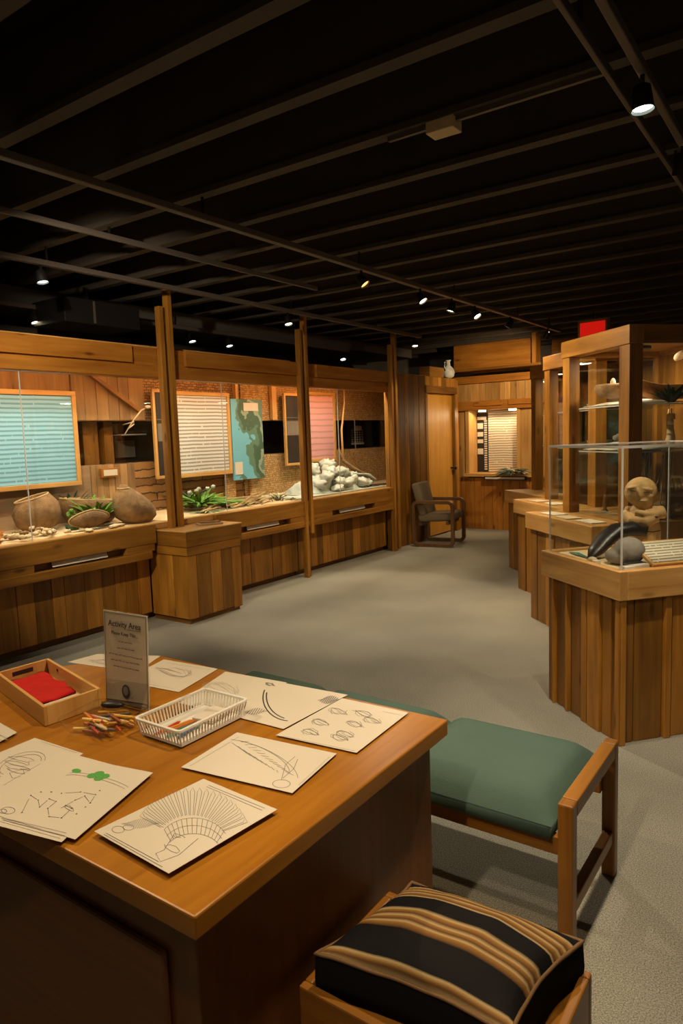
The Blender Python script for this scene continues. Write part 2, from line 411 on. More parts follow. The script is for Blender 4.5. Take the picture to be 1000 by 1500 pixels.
def planks(mb, axis, a0, a1, z0, z1, face, depth, wmin=.09, wmax=.16, gap=.004, step=.006):
    """row of vertical boards; axis 'y': boards run along y with front at x=face; axis 'x': along x with front at y=face"""
    a = a0
    while a < a1-.01:
        w = min(random.uniform(wmin, wmax), a1-a)
        if a1-a-w < wmin*.5: w = a1-a
        d = random.uniform(0, step)
        if axis == 'y': mb.bb(min(face, face-depth)+0, max(face, face-depth)-d if depth > 0 else max(face, face-depth), a+gap/2, a+w-gap/2, z0, z1, g=(0, 0, 1))
        else: mb.bb(a+gap/2, a+w-gap/2, face+d, face+depth, z0, z1, g=(0, 0, 1))
        a += w
def text(s, size, M, mat, parent, name='lettering', ext=.0004):
    cu = bpy.data.curves.new(name, 'FONT'); cu.body = s; cu.size = size; cu.extrude = ext; cu.align_x = 'CENTER'; cu.align_y = 'CENTER'
    to = bpy.data.objects.new(name+'_src', cu); COL.objects.link(to)
    bpy.context.view_layer.update()
    dg = bpy.context.evaluated_depsgraph_get()
    me = bpy.data.meshes.new_from_object(to.evaluated_get(dg)); bpy.data.objects.remove(to)
    me.transform(M); me.materials.clear(); me.materials.append(mat)
    o = bpy.data.objects.new(name, me); COL.objects.link(o); o.parent = parent
    return o

# ---------------------------------------------------------------- room shell
fl = MB().bb(-7.2, 3.2, -3.2, 12.0, -.1, 0, tone=.5); struct('floor', fl, CARPET, 'grey beige carpet floor')
cl = MB().bb(-7.2, 3.2, -3.2, 12.0, 3.2, 3.3, tone=.5); struct('ceiling', cl, DECKC, 'black ceiling deck')
struct('wall_left', MB().bb(-7.2, -6.9, -3.2, 12, 0, 3.2), DARKW, 'dark wall behind the display cases')
struct('wall_far', MB().bb(-6.9, 2.9, 11.5, 12, 0, 3.2), GREYP, 'grey wall at the far end')
# joists and the dark plenum
yj = 1.30; k = 1
while yj < 11.4:
    mb = MB(); mb.bb(-6.9, 2.9, yj-.035, yj+.035, 2.86, 2.89, tone=.5); mb.bb(-6.9, 2.9, yj-.012, yj+.012, 2.89, 3.2, tone=.5)
    struct('trim_%d' % k, mb, JOISTC, 'black painted ceiling joist'); k += 1
    yj += .522
# soffit and duct behind the cases
struct('trim_%d' % k, MB().bb(-6.9, -5.6, 1.2, 10.0, 2.72, 2.85), DARKW, 'dark soffit above the cases'); k += 1
# plank wall with door, beyond the cases
mb = MB(); planks(mb, 'y', 7.83, 8.86, .0, 2.32, -4.75, .06)
planks(mb, 'y', 8.86, 9.86, 2.18, 2.32, -4.75, .06); mb.bb(-4.84, -4.75, 9.78, 9.9, 0, 2.3, g=(0, 0, 1))
mb.bb(-5.65, -4.81, 9.3, 9.32, 0, 2.3, g=(0, 0, 1))
struct('wall_plank', mb, CEDAR, 'vertical cedar board wall', bevel=.002)
d = MB().bb(-4.83, -4.79, 8.90, 9.76, .02, 2.09, tone=.5, g=(0, 0, 1)); dd = struct('door_1', d, DOORW, 'smooth honey coloured wooden door', bevel=.003)
mb = MB(); mb.bb(-4.84, -4.72, 8.83, 9.80, 2.09, 2.19, tone=.1); mb.bb(-4.84, -4.74, 8.84, 8.90, 0, 2.09, tone=.1, g=(0, 0, 1)); mb.bb(-4.84, -4.74, 9.76, 9.80, 0, 2.09, tone=.1, g=(0, 0, 1))
mb.build('door_frame', CEDAR, dd, bevel=.002)
mb = MB().tube([(-4.79, 9.70, .98), (-4.72, 9.70, .98)], .012); mb.blob((-4.71, 9.70, .98), (.022, .03, .03)); mb.build('door_handle', METALB, dd, smooth=True)

# upper brown panel and far booth (on plane y = 10.1)
FY = 10.1
mb = MB(); mb.bb(-4.98, -3.62, FY+.15, FY+.2, 2.42, 2.90, tone=.5); mb.bb(-3.66, -3.6, FY-.0, FY+.2, 2.42, 2.95, tone=.2, g=(0, 0, 1))
mb.bb(-3.6, -2.2, FY+.7, FY+.75, 2.0, 2.95, tone=.4)
struct('wall_upper', mb, CEDARW, 'orange brown plywood wall panel above the far booth')

b = thing('display_booth', (-4.3, FY, 0), 'wooden booth in the far wall with a lit window of pale text beside the door', 'display case')
mb = MB(); planks(mb, 'x', -4.9, -3.3, 0, .80, FY, .05, .10, .17, step=.003); mb.build('plank_base', CEDARW, b, bevel=.002)
MB().bb(-4.9, -4.70, FY, FY+.05, .80, 1.86, g=(0, 0, 1), tone=.7).build('side_board', CEDARL, b, bevel=.002); MB().bb(-3.85, -3.3, FY, FY+.05, .80, 1.86, g=(0, 0, 1), tone=.6).build('side_board', CEDARL, b, bevel=.002)
mb = MB(); mb.bb(-4.72, -4.66, FY-.02, FY+.3, .87, 1.84, g=(0, 0, 1)); mb.build('window_frame', PALEW, b, bevel=.002); mb = MB(); mb.bb(-3.89, -3.84, FY-.02, FY+.3, .87, 1.84, g=(0, 0, 1)); mb.build('window_frame', PALEW, b, bevel=.002)
mb = MB(); mb.bb(-4.75, -3.3, FY-.06, FY+.3, .82, .87); mb.build('sill', PALEW, b, bevel=.003)
mb = MB(); mb.bb(-4.92, -3.3, FY-.05, FY+.02, 1.84, 1.98, tone=.6); mb.bb(-4.55, -4.1, FY-.07, FY-.05, 1.90, 1.97, tone=.8); mb.bb(-4.0, -3.3, FY-.07, FY-.05, 1.90, 1.97, tone=.8); mb.build('lower_rail', CEDARW, b, bevel=.004)
mb = MB(); planks(mb, 'x', -4.88, -3.3, 1.98, 2.25, FY, .03, .06, .15); mb.build('slat_band', CEDARL, b, bevel=.002)
mb = MB(); mb.bb(-4.92, -3.3, FY-.03, FY+.03, 2.25, 2.36, tone=.4); mb.build('top_rail', CEDARW, b, bevel=.004)
mb = MB(); mb.box((-4.2, FY-.12, 2.44), (1.55, .3, .035), Matrix.Rotation(R(-2), 3, 'Z')); mb.build('top_shelf', CEDAR, b, bevel=.003)
MB().bb(-4.7, -3.3, FY+.32, FY+.34, .8, 1.9, tone=.4).build('back_board', CEDARL, b)
MB().bb(-4.66, -4.47, FY+.28, FY+.32, .88, 1.80).build('photo_board', DARKG, b)
mb = MB()
for i, (z, h) in enumerate([(1.72, .05), (1.60, .09), (1.47, .07), (1.36, .06), (1.20, .09)]):
    mb.bb(-4.65, -4.555 if i else -4.5, FY+.272, FY+.28, z-h/2, z+h/2)
for i in range(22): mb.bb(-4.535, -4.49, FY+.272, FY+.28, .91+i*.036, .932+i*.036)
mb.build('photo_prints', LABELC, b)
MB().bb(-4.46, -3.92, FY+.26, FY+.30, .88, 1.82).build('text_sheet', CREAMPRINT, b)
for x in (-4.47, -3.98): MB().bb(x-.045, x+.045, FY+.02, FY+.09, 1.815, 1.838).build('downlight', BULBW, b)
mb = MB(); mb.bb(-4.40, -3.72, FY-.08, FY-.055, .775, .83); mb.build('label_holder', DARKG, b)
MB().bb(-4.37, -3.75, FY-.087, FY-.08, .787, .817).build('label_strip', LABELC, b)

# ---------------------------------------------------------------- wall display cases
GX = -4.70
def wall_case(y0, y1, label, backs, slot, hook, ya=None, yb=None):
    ya = ya or y1; yb = yb or y0
    c = thing('wall_display_case', (-4.75, (y0+y1)/2, 0), label, 'display case'); yr = 9.3 if y1 > 7 else y1
    mb = MB(); planks(mb, 'y', yb, min(y1, ya+.03), .06, .57, -4.80, .04, .10, .18); mb.build('plank_base', CEDAR, c, bevel=.002)
    MB().bb(-5.6, -4.86, y0, y1, 0, .06, tone=.1).build('plinth', CEDAR, c); MB().bb(-4.80, -4.69, y0, y1, .79, .838, tone=.6).build('sill', CEDARL, c, bevel=.003)
    mb = MB(); mb.bb(-4.69, -4.65, y0, ya, .68, .838, tone=.45) if ya < y1 else mb.bb(-4.69, -4.65, yb, ya, .68, .838, tone=.45); mb.build('apron', CEDAR, c, bevel=.005)
    mb = MB(); mb.bb(-4.80, -4.655, yb, slot[0], .62, .68, tone=.6); mb.bb(-4.80, -4.655, slot[1], ya-.02, .62, .68, tone=.6); mb.bb(-4.80, -4.72, slot[0], slot[1], .62, .68, tone=.1); mb.build('slot_rail', CEDAR, c, bevel=.003)
    mb = MB(); mb.bb(-4.80, -4.65, yb, ya-.05 if ya < y1 else y1, .555, .62, tone=.5); mb.build('lower_rail', CEDAR, c, bevel=.005)
    mb = MB(); mb.box((-4.69, (slot[0]+slot[1])/2, .652), (.004, (slot[1]-slot[0])*.6, .04), Matrix.Rotation(R(-20), 3, 'Y')); mb.build('label_strip', LABELC, c)
    mb = MB(); mb.bb(-4.80, -4.70, y0, y1, 2.06, 2.19, tone=.55); mb.bb(-4.80, -4.70, y0, y1, 2.19, 2.31, tone=.5); mb.build('header', CEDARW, c, bevel=.003)
    mb = MB(); mb.bb(-4.70, -4.67, hook[0], hook[1], 2.175, 2.31, tone=.6); mb.bb(-4.70, -4.69, y0, y1, 2.065, 2.165, tone=.62); mb.build('header_board', CEDARW, c, bevel=.003)
    MB().bb(-4.735, -4.727, y0+.01, y1-.01, .838, 2.06).build('glass_pane', GLASS, c)
    MB().bb(-4.73, -4.722, (y0+y1)/2-.004-.2, (y0+y1)/2+.002-.2, .838, 2.06).build('glass_joint', GEDGE, c)
    MB().bb(-5.6, -4.85 if yr > y1 else -4.8, y0, yr, .78, .838, tone=.5).build('deck', SAND, c)
    MB().bb(-5.6, -4.85 if yr > y1 else -4.8, y0, yr, 2.31, 2.34).build('case_ceiling', PALEW, c)
    mb = MB(); mb.bb(-5.6, -5.56, y0, yr, .838, 1.335, tone=.3, g=(0, 1, 0)); mb.build('back_lower', backs[0], c)
    mb = MB(); mb.bb(-5.6, -5.56, y0, yr, 1.735, 2.31, tone=.6, g=(0, 0, 1)); mb.build('back_upper', backs[1], c)
    mb = MB(); mb.bb(-5.98, -5.95, y0, yr, 1.30, 1.78); mb.bb(-5.95, -5.6, y0, yr, 1.30, 1.335); mb.bb(-5.95, -5.6, y0, yr, 1.735, 1.77); mb.build('niche', DARKG, c)
    return c
c1 = wall_case(1.95, 4.04, 'left wall display case holding the baskets under the blue text panel', (GREYW, TANW), (2.75, 3.55), (1.95, 3.75), 3.86)
c2 = wall_case(4.06, 5.92, 'middle wall display case holding leafy greens and the white text panel', (LOGS, WEAVE), (4.85, 5.65), (4.32, 5.92), None, 4.56)
c3 = wall_case(5.94, 7.80, 'right wall display case holding pale rocks and the pink text panel', (WEAVE2, WEAVE2), (6.4, 7.3), (6.22, 7.80))
# extra boards and braces on the backs (parts of the cases)
mb = MB(); planks(mb, 'y', 3.75, 4.55, 1.74, 2.28, -5.53, .03, .07, .13); mb.build('back_boards', TANW, c1, bevel=.002)
mb = MB(); mb.bar((-5.5, 3.78, 2.25), (-5.5, 4.45, 1.83), .035); mb.build('brace', CEDAR, c1)
mb = MB()
for y, w in ((3.95, .16), (4.18, .10)): mb.bb(-5.8, -5.7, y, y+w, 1.335, 1.735, g=(0, 0, 1), tone=.2)
mb.build('niche_post', CEDAR, c1)
MB().bb(-5.9, -5.62, 4.32, 4.62, 1.60, 1.612).build('niche_shelf', ALU, c1)
mb = MB(); mb.bb(-5.93, -5.91, 4.30, 4.5, 1.62, 1.72); mb.bb(-5.93, -5.91, 4.45, 4.7, 1.38, 1.55); mb.build('niche_picture', GREYP, c1)
mb = MB(); planks(mb, 'y', 3.9, 4.4, .84, 1.33, -5.55, .02, .05, .09); mb.build('back_boards', TANW, c1, bevel=.002)
mb = MB().bb(-5.54, -5.50, 3.98, 4.17, 1.215, 1.30); o = mb.build('caption_frame', CEDARW, c1, bevel=.003); MB().bb(-5.50, -5.495, 4.0, 4.15, 1.23, 1.285).build('caption', LABELC, o)
for ya_, yb_ in ((6.0, 6.2), (5.60, 5.74)): MB().bb(-5.55, -5.51, ya_, min(yb_, 5.91) if ya_ < 5.9 else yb_, .84, 1.30, g=(0, 0, 1)).build('back_board', WEAVE2, c2 if ya_ < 5.9 else c3, bevel=.003)
MB().bb(-5.55, -5.50, 6.42, 6.5, 1.74, 2.2, g=(0, 0, 1)).build('batten', PALEW, c3, bevel=.002); MB().bb(-5.55, -5.50, 5.8, 5.84, 1.9, 2.25, g=(0, 0, 1)).build('batten', PALEW, c2, bevel=.002)
# framed mural inside niche of right case
mb = MB(); mb.bb(-5.93, -5.9, 8.0, 8.9, 1.34, 1.72); o = None
mb = MB(); mb.bb(-5.94, -5.91, 8.55, 9.05, 1.36, 1.72); o = mb.build('niche_picture', METALB, c3)
mb = MB()
for i in range(6): mb.bb(-5.909, -5.905, 8.66, 8.99, 1.42+i*.035, 1.427+i*.035)
for i in range(5): mb.bb(-5.909, -5.905, 8.68+i*.07, 8.687+i*.07, 1.42, 1.62)
mb.bb(-5.909, -5.904, 8.66, 9.0, 1.385, 1.41); mb.blob((-5.905, 8.84, 1.63), (.01, .1, .035), nz=.4)
mb.build('picture_image', LABELC, o)
MB().bar((-5.56, 8.25, 1.33), (-5.56, 8.25, 1.74), .012).build('niche_rod', ALU, c3)

# info panels hanging in the cases
def info_panel(y0, y1, z0, z1, sheet, label, x=-5.48, fr=.035, bottom_only=False, framemat=PALEW):
    t = thing('info_panel', (x, (y0+y1)/2, z0), label, 'sign')
    mb = MB()
    mb.bb(x, x+.035, y0, y1, z1-fr, z1); mb.bb(x, x+.035, y0, y1, z0, z0+fr)
    mb.bb(x, x+.035, y0, y0+fr, z0+fr, z1-fr, g=(0, 0, 1)); mb.bb(x, x+.035, y1-fr, y1, z0+fr, z1-fr, g=(0, 0, 1))
    mb.build('frame', framemat, t, bevel=.003)
    MB().bb(x+.004, x+.02, y0+fr, y1-fr, z0+fr, z1-fr).build('text_sheet', sheet, t)
    MB().bb(x-.07, x, (y0+y1)/2-.1, (y0+y1)/2+.1, (z0+z1)/2-.2, (z0+z1)/2+.2).build('mount', METALB, t)
    return t
info_panel(2.85, 3.73, 1.17, 1.99, BLUEPRINT, 'light blue text panel in a wood frame above the baskets', fr=.04)
info_panel(4.84, 5.64, 1.15, 2.03, WHITEPRINT, 'white text panel in a wood frame above the leafy greens', fr=.04)
info_panel(7.03, 7.63, 1.20, 2.09, PINKPRINT, 'pink text panel in a wood frame above the pale rocks', fr=.04)
def photo_panel(y0, y1, z0, z1, label):
    t = thing('photo_panel', (-5.48, (y0+y1)/2, z0), label, 'sign'); x = -5.48
    mb = MB(); fr = .03
    mb.bb(x, x+.03, y0, y1, z1-fr, z1); mb.bb(x, x+.03, y0, y1, z0, z0+fr); mb.bb(x, x+.03, y0, y0+fr, z0+fr, z1-fr, g=(0, 0, 1)); mb.bb(x, x+.03, y1-fr, y1, z0+fr, z1-fr, g=(0, 0, 1))
    mb.build('frame', PALEW, t, bevel=.003); MB().bb(x+.002, x+.015, y0+fr, y1-fr, z0+fr, z1-fr).build('board', DARKG, t)
    mb = MB(); h = z1-z0
    mb.bb(x+.015, x+.018, y0+.05, y1-.05, z0+h*.42, z0+h*.62); mb.bb(x+.015, x+.018, y0+.05, y1-.05, z0+h*.66, z0+h*.67)
    mb.build('photo', GREYP, t)
    MB().bb(x-.07, x, (y0+y1)/2-.05, (y0+y1)/2+.05, z0+.2, z1-.2).build('mount', METALB, t); return t
photo_panel(4.58, 4.80, 1.16, 2.04, 'narrow dark photo panel left of the white text panel')
photo_panel(6.58, 6.98, 1.18, 2.06, 'narrow dark photo panel left of the pink text panel')
# map poster
t = thing('map_poster', (-5.47, 5.9, 1.08), 'tall blue and green map poster right of the white text panel', 'map')
m_, nt_, b_ = nmat('map_print'); tc_ = N(nt_, 'ShaderNodeTexCoord'); ns = N(nt_, 'ShaderNodeTexNoise'); ns.inputs['Scale'].default_value = 3.2; ns.inputs['Detail'].default_value = 6
nt_.links.new(tc_.outputs['Object'], ns.inputs['Vector']); sp_ = N(nt_, 'ShaderNodeSeparateXYZ'); nt_.links.new(tc_.outputs['Object'], sp_.inputs[0])
ma_ = N(nt_, 'ShaderNodeMath', operation='MULTIPLY_ADD'); ma_.inputs[1].default_value = .8; nt_.links.new(sp_.outputs[1], ma_.inputs[0])
m2_ = N(nt_, 'ShaderNodeMath', operation='MULTIPLY_ADD'); m2_.inputs[1].default_value = .30; nt_.links.new(sp_.outputs[2], m2_.inputs[0]); nt_.links.new(ns.outputs['Fac'], m2_.inputs[2]); nt_.links.new(m2_.outputs[0], ma_.inputs[2])
cr_ = N(nt_, 'ShaderNodeValToRGB'); e = cr_.color_ramp.elements; e[0].position = 0; e[0].color = rgb('6fb4c8'); e[1].position = 1; e[1].color = rgb('8b9c86')
cr_.color_ramp.interpolation = 'CONSTANT'
for p_, c_ in ((.56, '5d7f68'), (.64, '44604a'), (.76, '8fa088'), (.84, '5e7a66')):
    q = cr_.color_ramp.elements.new(p_); q.color = rgb(c_)
nt_.links.new(ma_.outputs[0], cr_.inputs[0]); nt_.links.new(cr_.outputs[0], b_.inputs['Base Color']); b_.inputs['Roughness'].default_value = .5
MB().bb(-5.47, -5.45, 5.66, 6.17, 1.07, 1.97).build('map_sheet', m_, t)
MB().bb(-5.45, -5.445, 5.68, 5.80, 1.13, 1.27).build('legend', LABELC, t); MB().bb(-5.45, -5.445, 5.86, 6.1, 1.84, 1.93).build('title_card', LABELC, t)

# posts between the cases
def post(y, base_z, label, front_end=.5):
    t = thing('wooden_post', (-4.66, y, base_z), label, 'post')
    MB().bb(-4.69, -4.628, y+.02, y+.065, front_end, 2.80, g=(0, 0, 1), tone=.75).build('tall_board', CEDAR, t, bevel=.003)
    mb = MB(); mb.bb(-4.69, -4.632, y-.07, y-.028, base_z, 2.65, g=(0, 0, 1), tone=.6); mb.bb(-4.69, -4.66, y-.028, y+.02, base_z, 2.65, g=(0, 0, 1), tone=.0)
    mb.build('short_board', CEDAR, t, bevel=.003)
    return t
post(4.09, .787, 'wooden post standing behind the small wooden pedestal', .787)
post(5.95, 0, 'wooden post between the middle and right wall cases', .48)
post(7.81, 0, 'wooden post at the right end of the wall cases', .02)

# pedestal in front
p = thing('wooden_pedestal', (-4.6, 4.22, 0), 'cedar box pedestal standing against the left wall cases', 'pedestal')
X0, X1, Y0, Y1 = -4.80, -4.335, 3.90, 4.53
mb = MB(); mb.bb(X0, X1+.02, Y0-.02, Y1+.02, .775, .787, tone=.75, g=(0, 1, 0)); mb.build('top', CEDARL, p, bevel=.003)
mb = MB(); mb.bb(X0, X1+.015, Y0-.015, Y1+.015, .655, .775, tone=.35, g=(0, 1, 0)); mb.bb(X0, X1+.008, Y0-.008, Y1-.0, .58, .655, tone=.55, g=(0, 1, 0)); mb.build('top_band', CEDAR, p, bevel=.004)
mb = MB(); mb.bb(X0, X1-.025, Y0+.02, Y1-.02, .05, .58, tone=.2); ys = [Y0, 4.0, 4.16, 4.29, 4.42, Y1]
for i in range(5): mb.bb(X1-.025, X1, ys[i]+.002, ys[i+1]-.002, .045 if i < 4 else .03, .59, g=(0, 0, 1), tone=[.7, .15, .75, .1, .6][i])
mb.bb(X0, X1-.18, Y0, Y0+.02, .045, .59, g=(0, 0, 1), tone=.9); mb.bb(X1-.176, X1-.004, Y0, Y0+.02, .045, .59, g=(0, 0, 1), tone=.65)
mb.build('slats', CEDAR, p, bevel=.002)
MB().bb(X0, X1-.02, Y0+.015, Y1-.02, 0, .045, tone=.1).build('plinth', CEDAR, p)
mb = MB(); M = Matrix.Rotation(R(80), 3, 'Z')
t = thing('booklet', (-4.45, 4.3, .787), 'small flat wooden label block lying on the cedar box pedestal', 'label')
MB().box((-4.49, 4.32, .797), (.22, .12, .02), Matrix.Rotation(R(60), 3, 'Z')).build('block', GREYW, t, bevel=.003)
MB().box((-4.49, 4.32, .812), (.18, .09, .008), Matrix.Rotation(R(60), 3, 'Z')).build('card', CEDAR, t, bevel=.002)

# ---------------------------------------------------------------- exhibits in left case
DZ = .84
def basket(name, c, rb, rt, h, mat, label, tilt=(0, 0, 0), lens_=1.0, group=None, bulge=1.08):
    c = Vector(c); M = (Matrix.Rotation(tilt[2], 3, 'Z') @ Matrix.Rotation(tilt[1], 3, 'Y') @ Matrix.Rotation(tilt[0], 3, 'X')) @ Matrix.Diagonal((lens_, 1, 1))
    t = thing(name, c, label, 'basket', group)
    prof = [(rb*.5, 0), (rb, h*.02), ((rb*.6+rt*.4)*bulge, h*.3), ((rb*.3+rt*.7)*bulge, h*.65), (rt, h), (rt*.93, h), ((rb*.3+rt*.7), h*.65), (rb*.9, h*.08), (.01, h*.06)]
    MB().lathe(prof, 28, c, M, wob=.06).build('body', mat, t, smooth=True)
    ring = [c+M @ Vector((rt*math.cos(a)*.98, rt*math.sin(a)*.98, h)) for a in [2*PI*i/28 for i in range(28)]]
    MB().tube(ring, .008, 6, closed=True).build('rim', BASKL, t, smooth=True)
    return t
basket('bark_basket', (-5.27, 3.22, DZ+.01), .12, .135, .27, BASK, 'round bark basket leaning left at the back under the blue panel', (R(14), R(-6), 0), bulge=1.42)
basket('birch_bark_trough', (-5.30, 3.68, DZ+.02), .15, .21, .19, BASKD, 'wide brown bark basket standing in the middle of the left case', (0, R(6), R(80)), 1.25)
# small winnowing basket, tilted
t = thing('scoop_basket', (-4.86, 3.37, DZ), 'leaf shaped scoop basket tilted up at the front of the left case', 'basket')
mb = MB(); cc = Vector((-4.90, 3.40, DZ+.09)); vs = []
A_ = Matrix.Rotation(R(-62), 3, 'Y'); NN = 20
def leafpt(a, s_, dz): 
    x = math.cos(a)*.19*s_; yv = math.sin(a)*.085*s_*(1 - .25*abs(math.cos(a)))
    q = Vector((yv, x, dz)); return cc+A_ @ q
rings = [(1, 0), (.85, -.03), (.55, -.055), (.15, -.065)]
for s_, dz in rings:
    for i in range(NN): vs.append(leafpt(2*PI*i/NN, s_, dz))
fs = []
for r_ in range(3):
    for i in range(NN): j = (i+1) % NN; fs.append((r_*NN+i, r_*NN+j, (r_+1)*NN+j, (r_+1)*NN+i))
fs.append(tuple(3*NN+i for i in range(NN)))
mb._add(vs, fs, (0, 1, 0)); o = mb.build('body', BASKD, t, smooth=True); md = o.modifiers.new('solid', 'SOLIDIFY'); md.thickness = .006
MB().tube([leafpt(2*PI*i/NN, 1, 0) for i in range(NN)], .006, 6, closed=True).build('rim', BASKL, t, smooth=True)
# big woven bag basket
t = thing('burden_basket', (-4.93, 3.85, DZ), 'large rounded tan hide bag leaning at the right end of the left case', 'basket')
mb = MB(); M = Matrix.Rotation(R(0), 3, 'Z'); pr = []
prof = [(.02, 0), (.12, .004), (.175, .05), (.185, .11), (.165, .18), (.125, .24), (.07, .29), (.04, .32), (.028, .335)]
vs = []; SG = 26
for (r_, z) in prof:
    for k_ in range(SG):
        a = 2*PI*k_/SG; sk = -(z/.33)**1.3*.13
        q = Vector((r_*math.cos(a)*.85, r_*math.sin(a)*1.02+sk+.03, z)); q *= 1+.05*noise.noise(q*9)
        vs.append(Vector((-4.93, 3.87, DZ))+q)
fs = [(i*SG+k_, i*SG+(k_+1) % SG, (i+1)*SG+(k_+1) % SG, (i+1)*SG+k_) for i in range(len(prof)-1) for k_ in range(SG)]+[tuple(range(SG))[::-1], tuple((len(prof)-1)*SG+k_ for k_ in range(SG))]
mb._add(vs, fs, (0, 0, 1)); mb.build('body', BASK, t, smooth=True)
MB().tube([(-4.93+.05*math.cos(a), 3.772+.05*math.sin(a), DZ+.305) for a in [2*PI*i/14 for i in range(14)]], .006, 5, closed=True).build('rim', BASKL, t, smooth=True)
# leaf clumps
def fern(name, c, n, L, wid, mat, label, spread=.8, up=.9, cat='plant', curl=.3, az=None, group=None, stem=TWIG):
    c = Vector(c); t = thing(name, c, label, cat, group)
    mb = MB(); sm = MB()
    for i in range(n):
        a = random.uniform(0, 2*PI) if az is None else random.uniform(*az); l = L*random.uniform(.65, 1.1); e = random.uniform(.3, 1)*spread
        d = Vector((math.cos(a)*e, math.sin(a)*e, up)).normalized(); P = []
        o_ = c+Vector((random.uniform(-1, 1), random.uniform(-1, 1), 0))*L*.12
        for j in range(6):
            q = j/5; P.append(o_+d*l*q+Vector((math.cos(a), math.sin(a), -1.2))*curl*l*q*q)
        sd = d.cross(Vector((0, 0, 1))).normalized(); vs = []; 
        for j, p_ in enumerate(P):
            w = wid*math.sin(PI*(.12+.88*j/5.0))+.001; vs += [p_-sd*w, p_+Vector((0, 0, w*.4)), p_+sd*w]
        fs = []
        for j in range(5): fs += [(3*j, 3*j+1, 3*j+4, 3*j+3), (3*j+1, 3*j+2, 3*j+5, 3*j+4)]
        mb._add(vs, fs, (0, 0, 1))
        sm.tube(P[:4], .003, 4)
    mb.build('leaves', mat, t); sm.build('stems', stem, t); return t
fern('fern', (-5.08, 3.60, DZ+.02), 40, .34, .022, LEAFG, 'bright green strap leaves beside the large tan bag', az=(-2.4, 2.8), curl=.25)
fern('fern', (-5.46, 3.62, DZ+.1), 50, .26, .014, LEAFD, 'dark green foliage at the back between the two bark baskets', curl=.2, spread=.9)
t = thing('glass_jar', (-5.05, 3.34, DZ), 'small green plant cutting in a dark square pot between the baskets', 'plant')
MB().lathe([(.05, 0), (.055, .03), (.05, .04)], 16, (-5.05, 3.34, DZ)).build('dish', LEAFD, t)
mb = MB(); [mb.blob((-5.05+random.uniform(-.03, .03), 3.34+random.uniform(-.03, .03), DZ+.05+i*.012), (.018, .02, .014), nz=.4) for i in range(10)]; mb.build('sprig', LEAFG, t)
# shells heap
def pebble(name, c, r, mat, label, cat, group, rot):
    c = Vector(c); o = MB().blob(c, r, Matrix.Rotation(rot[0], 3, 'Z') @ Matrix.Rotation(rot[1], 3, 'X'), nz=.6, nf=7, seg=14, rings=9).build(name, mat, None, smooth=True, loc=c)
    return tag(o, label, cat, group)
for i in range(30):
    y = random.uniform(2.72, 3.18); x = random.uniform(-5.02, -4.80); z = DZ+.02+random.uniform(0, .05)*(1-abs(y-2.95)/.25)
    pebble('shell', (x, y, z), (random.uniform(.026, .044), random.uniform(.016, .025), .014), SHELL if i % 3 else SHELLB, 'pale shell in the heap at the front left of the left wall case', 'shell', 'shells heaped in front of the baskets', (random.uniform(0, 6), random.uniform(-.6, .6)))
mb = MB(); mb.blob((-5.0, 2.50, DZ), (.16, .24, .10), nz=.7); mb.v = [Vector((p_.x, p_.y, max(p_.z, DZ+.002))) for p_ in mb.v]
tag(mb.build('bark_heap', ORANGE, None, smooth=True, loc=(-5.0, 2.5, DZ)), 'heap of orange shredded bark at the far left of the left case', 'bark', kind='stuff')
for i, (y, x) in enumerate([(3.62, -4.84), (3.55, -4.80), (3.32, -4.8)]):
    pebble('flat_stone', (x, y, DZ+.012), (.03, .07, .014), SHELL, ['flat pale stone lying beside the large tan bag', 'flat pale stone lying in front of the scoop basket', 'flat pale stone at the left tip of the scoop basket'][i], 'stone', None, (R(i*30), 0))
pebble('bread_stone', (-5.4, 4.30, DZ+.05), (.05, .09, .03), SHELL, 'pale bun shaped stone at the back right of the left case', 'stone', None, (0, 0))
# antler hanging
mb = MB(); mb.tube([(-5.45, 4.22, 1.60), (-5.40, 4.30, 1.74), (-5.38, 4.38, 1.83), (-5.38, 4.46, 1.86)], [.005, .007, .007, .004], 6); mb.blob((-5.37, 4.45, 1.86), (.012, .035, .018)); mb.tube([(-5.40, 4.30, 1.70), (-5.38, 4.22, 1.66)], .006, 6)
mb.bar((-5.56, 4.3, 1.70), (-5.40, 4.3, 1.72), .01)
tag(mb.build('bone_ladle', SHELL, None, smooth=True, loc=(-5.45, 4.3, 1.6)), 'pale bone ladle mounted in front of the dark strip in the left case', 'ladle')

# ---------------------------------------------------------------- exhibits in middle case
fern('leafy_greens', (-5.12, 4.80, DZ+.03), 110, .30, .020, LEAFG, 'bed of green leaves heaped at the left of the middle case', spread=1.5, up=.65, curl=.25)
fern('leafy_greens', (-5.10, 5.12, DZ+.02), 80, .25, .016, LEAFG, 'low green leafy stems trailing right in the middle case', spread=1.8, up=.35, curl=.2)
fern('leafy_greens', (-5.40, 4.95, DZ), 45, .34, .016, LEAFD, 'tall dark foliage at the back under the white text panel', spread=.8, up=1)
fern('dried_leaves', (-4.92, 4.72, DZ), 34, .17, .012, LEAFP, 'pale dried leaves at the front left of the middle case', spread=2, up=.4)
for i in range(5): pebble('white_flower', (-5.18+random.uniform(-.06, .06), 4.74+.07*i, DZ+.17+random.uniform(0, .06)), (.022, .022, .018), STONEW, 'small white blossom above the green leaves in the middle case', 'flower', 'white blossoms in the middle case', (0, 0))
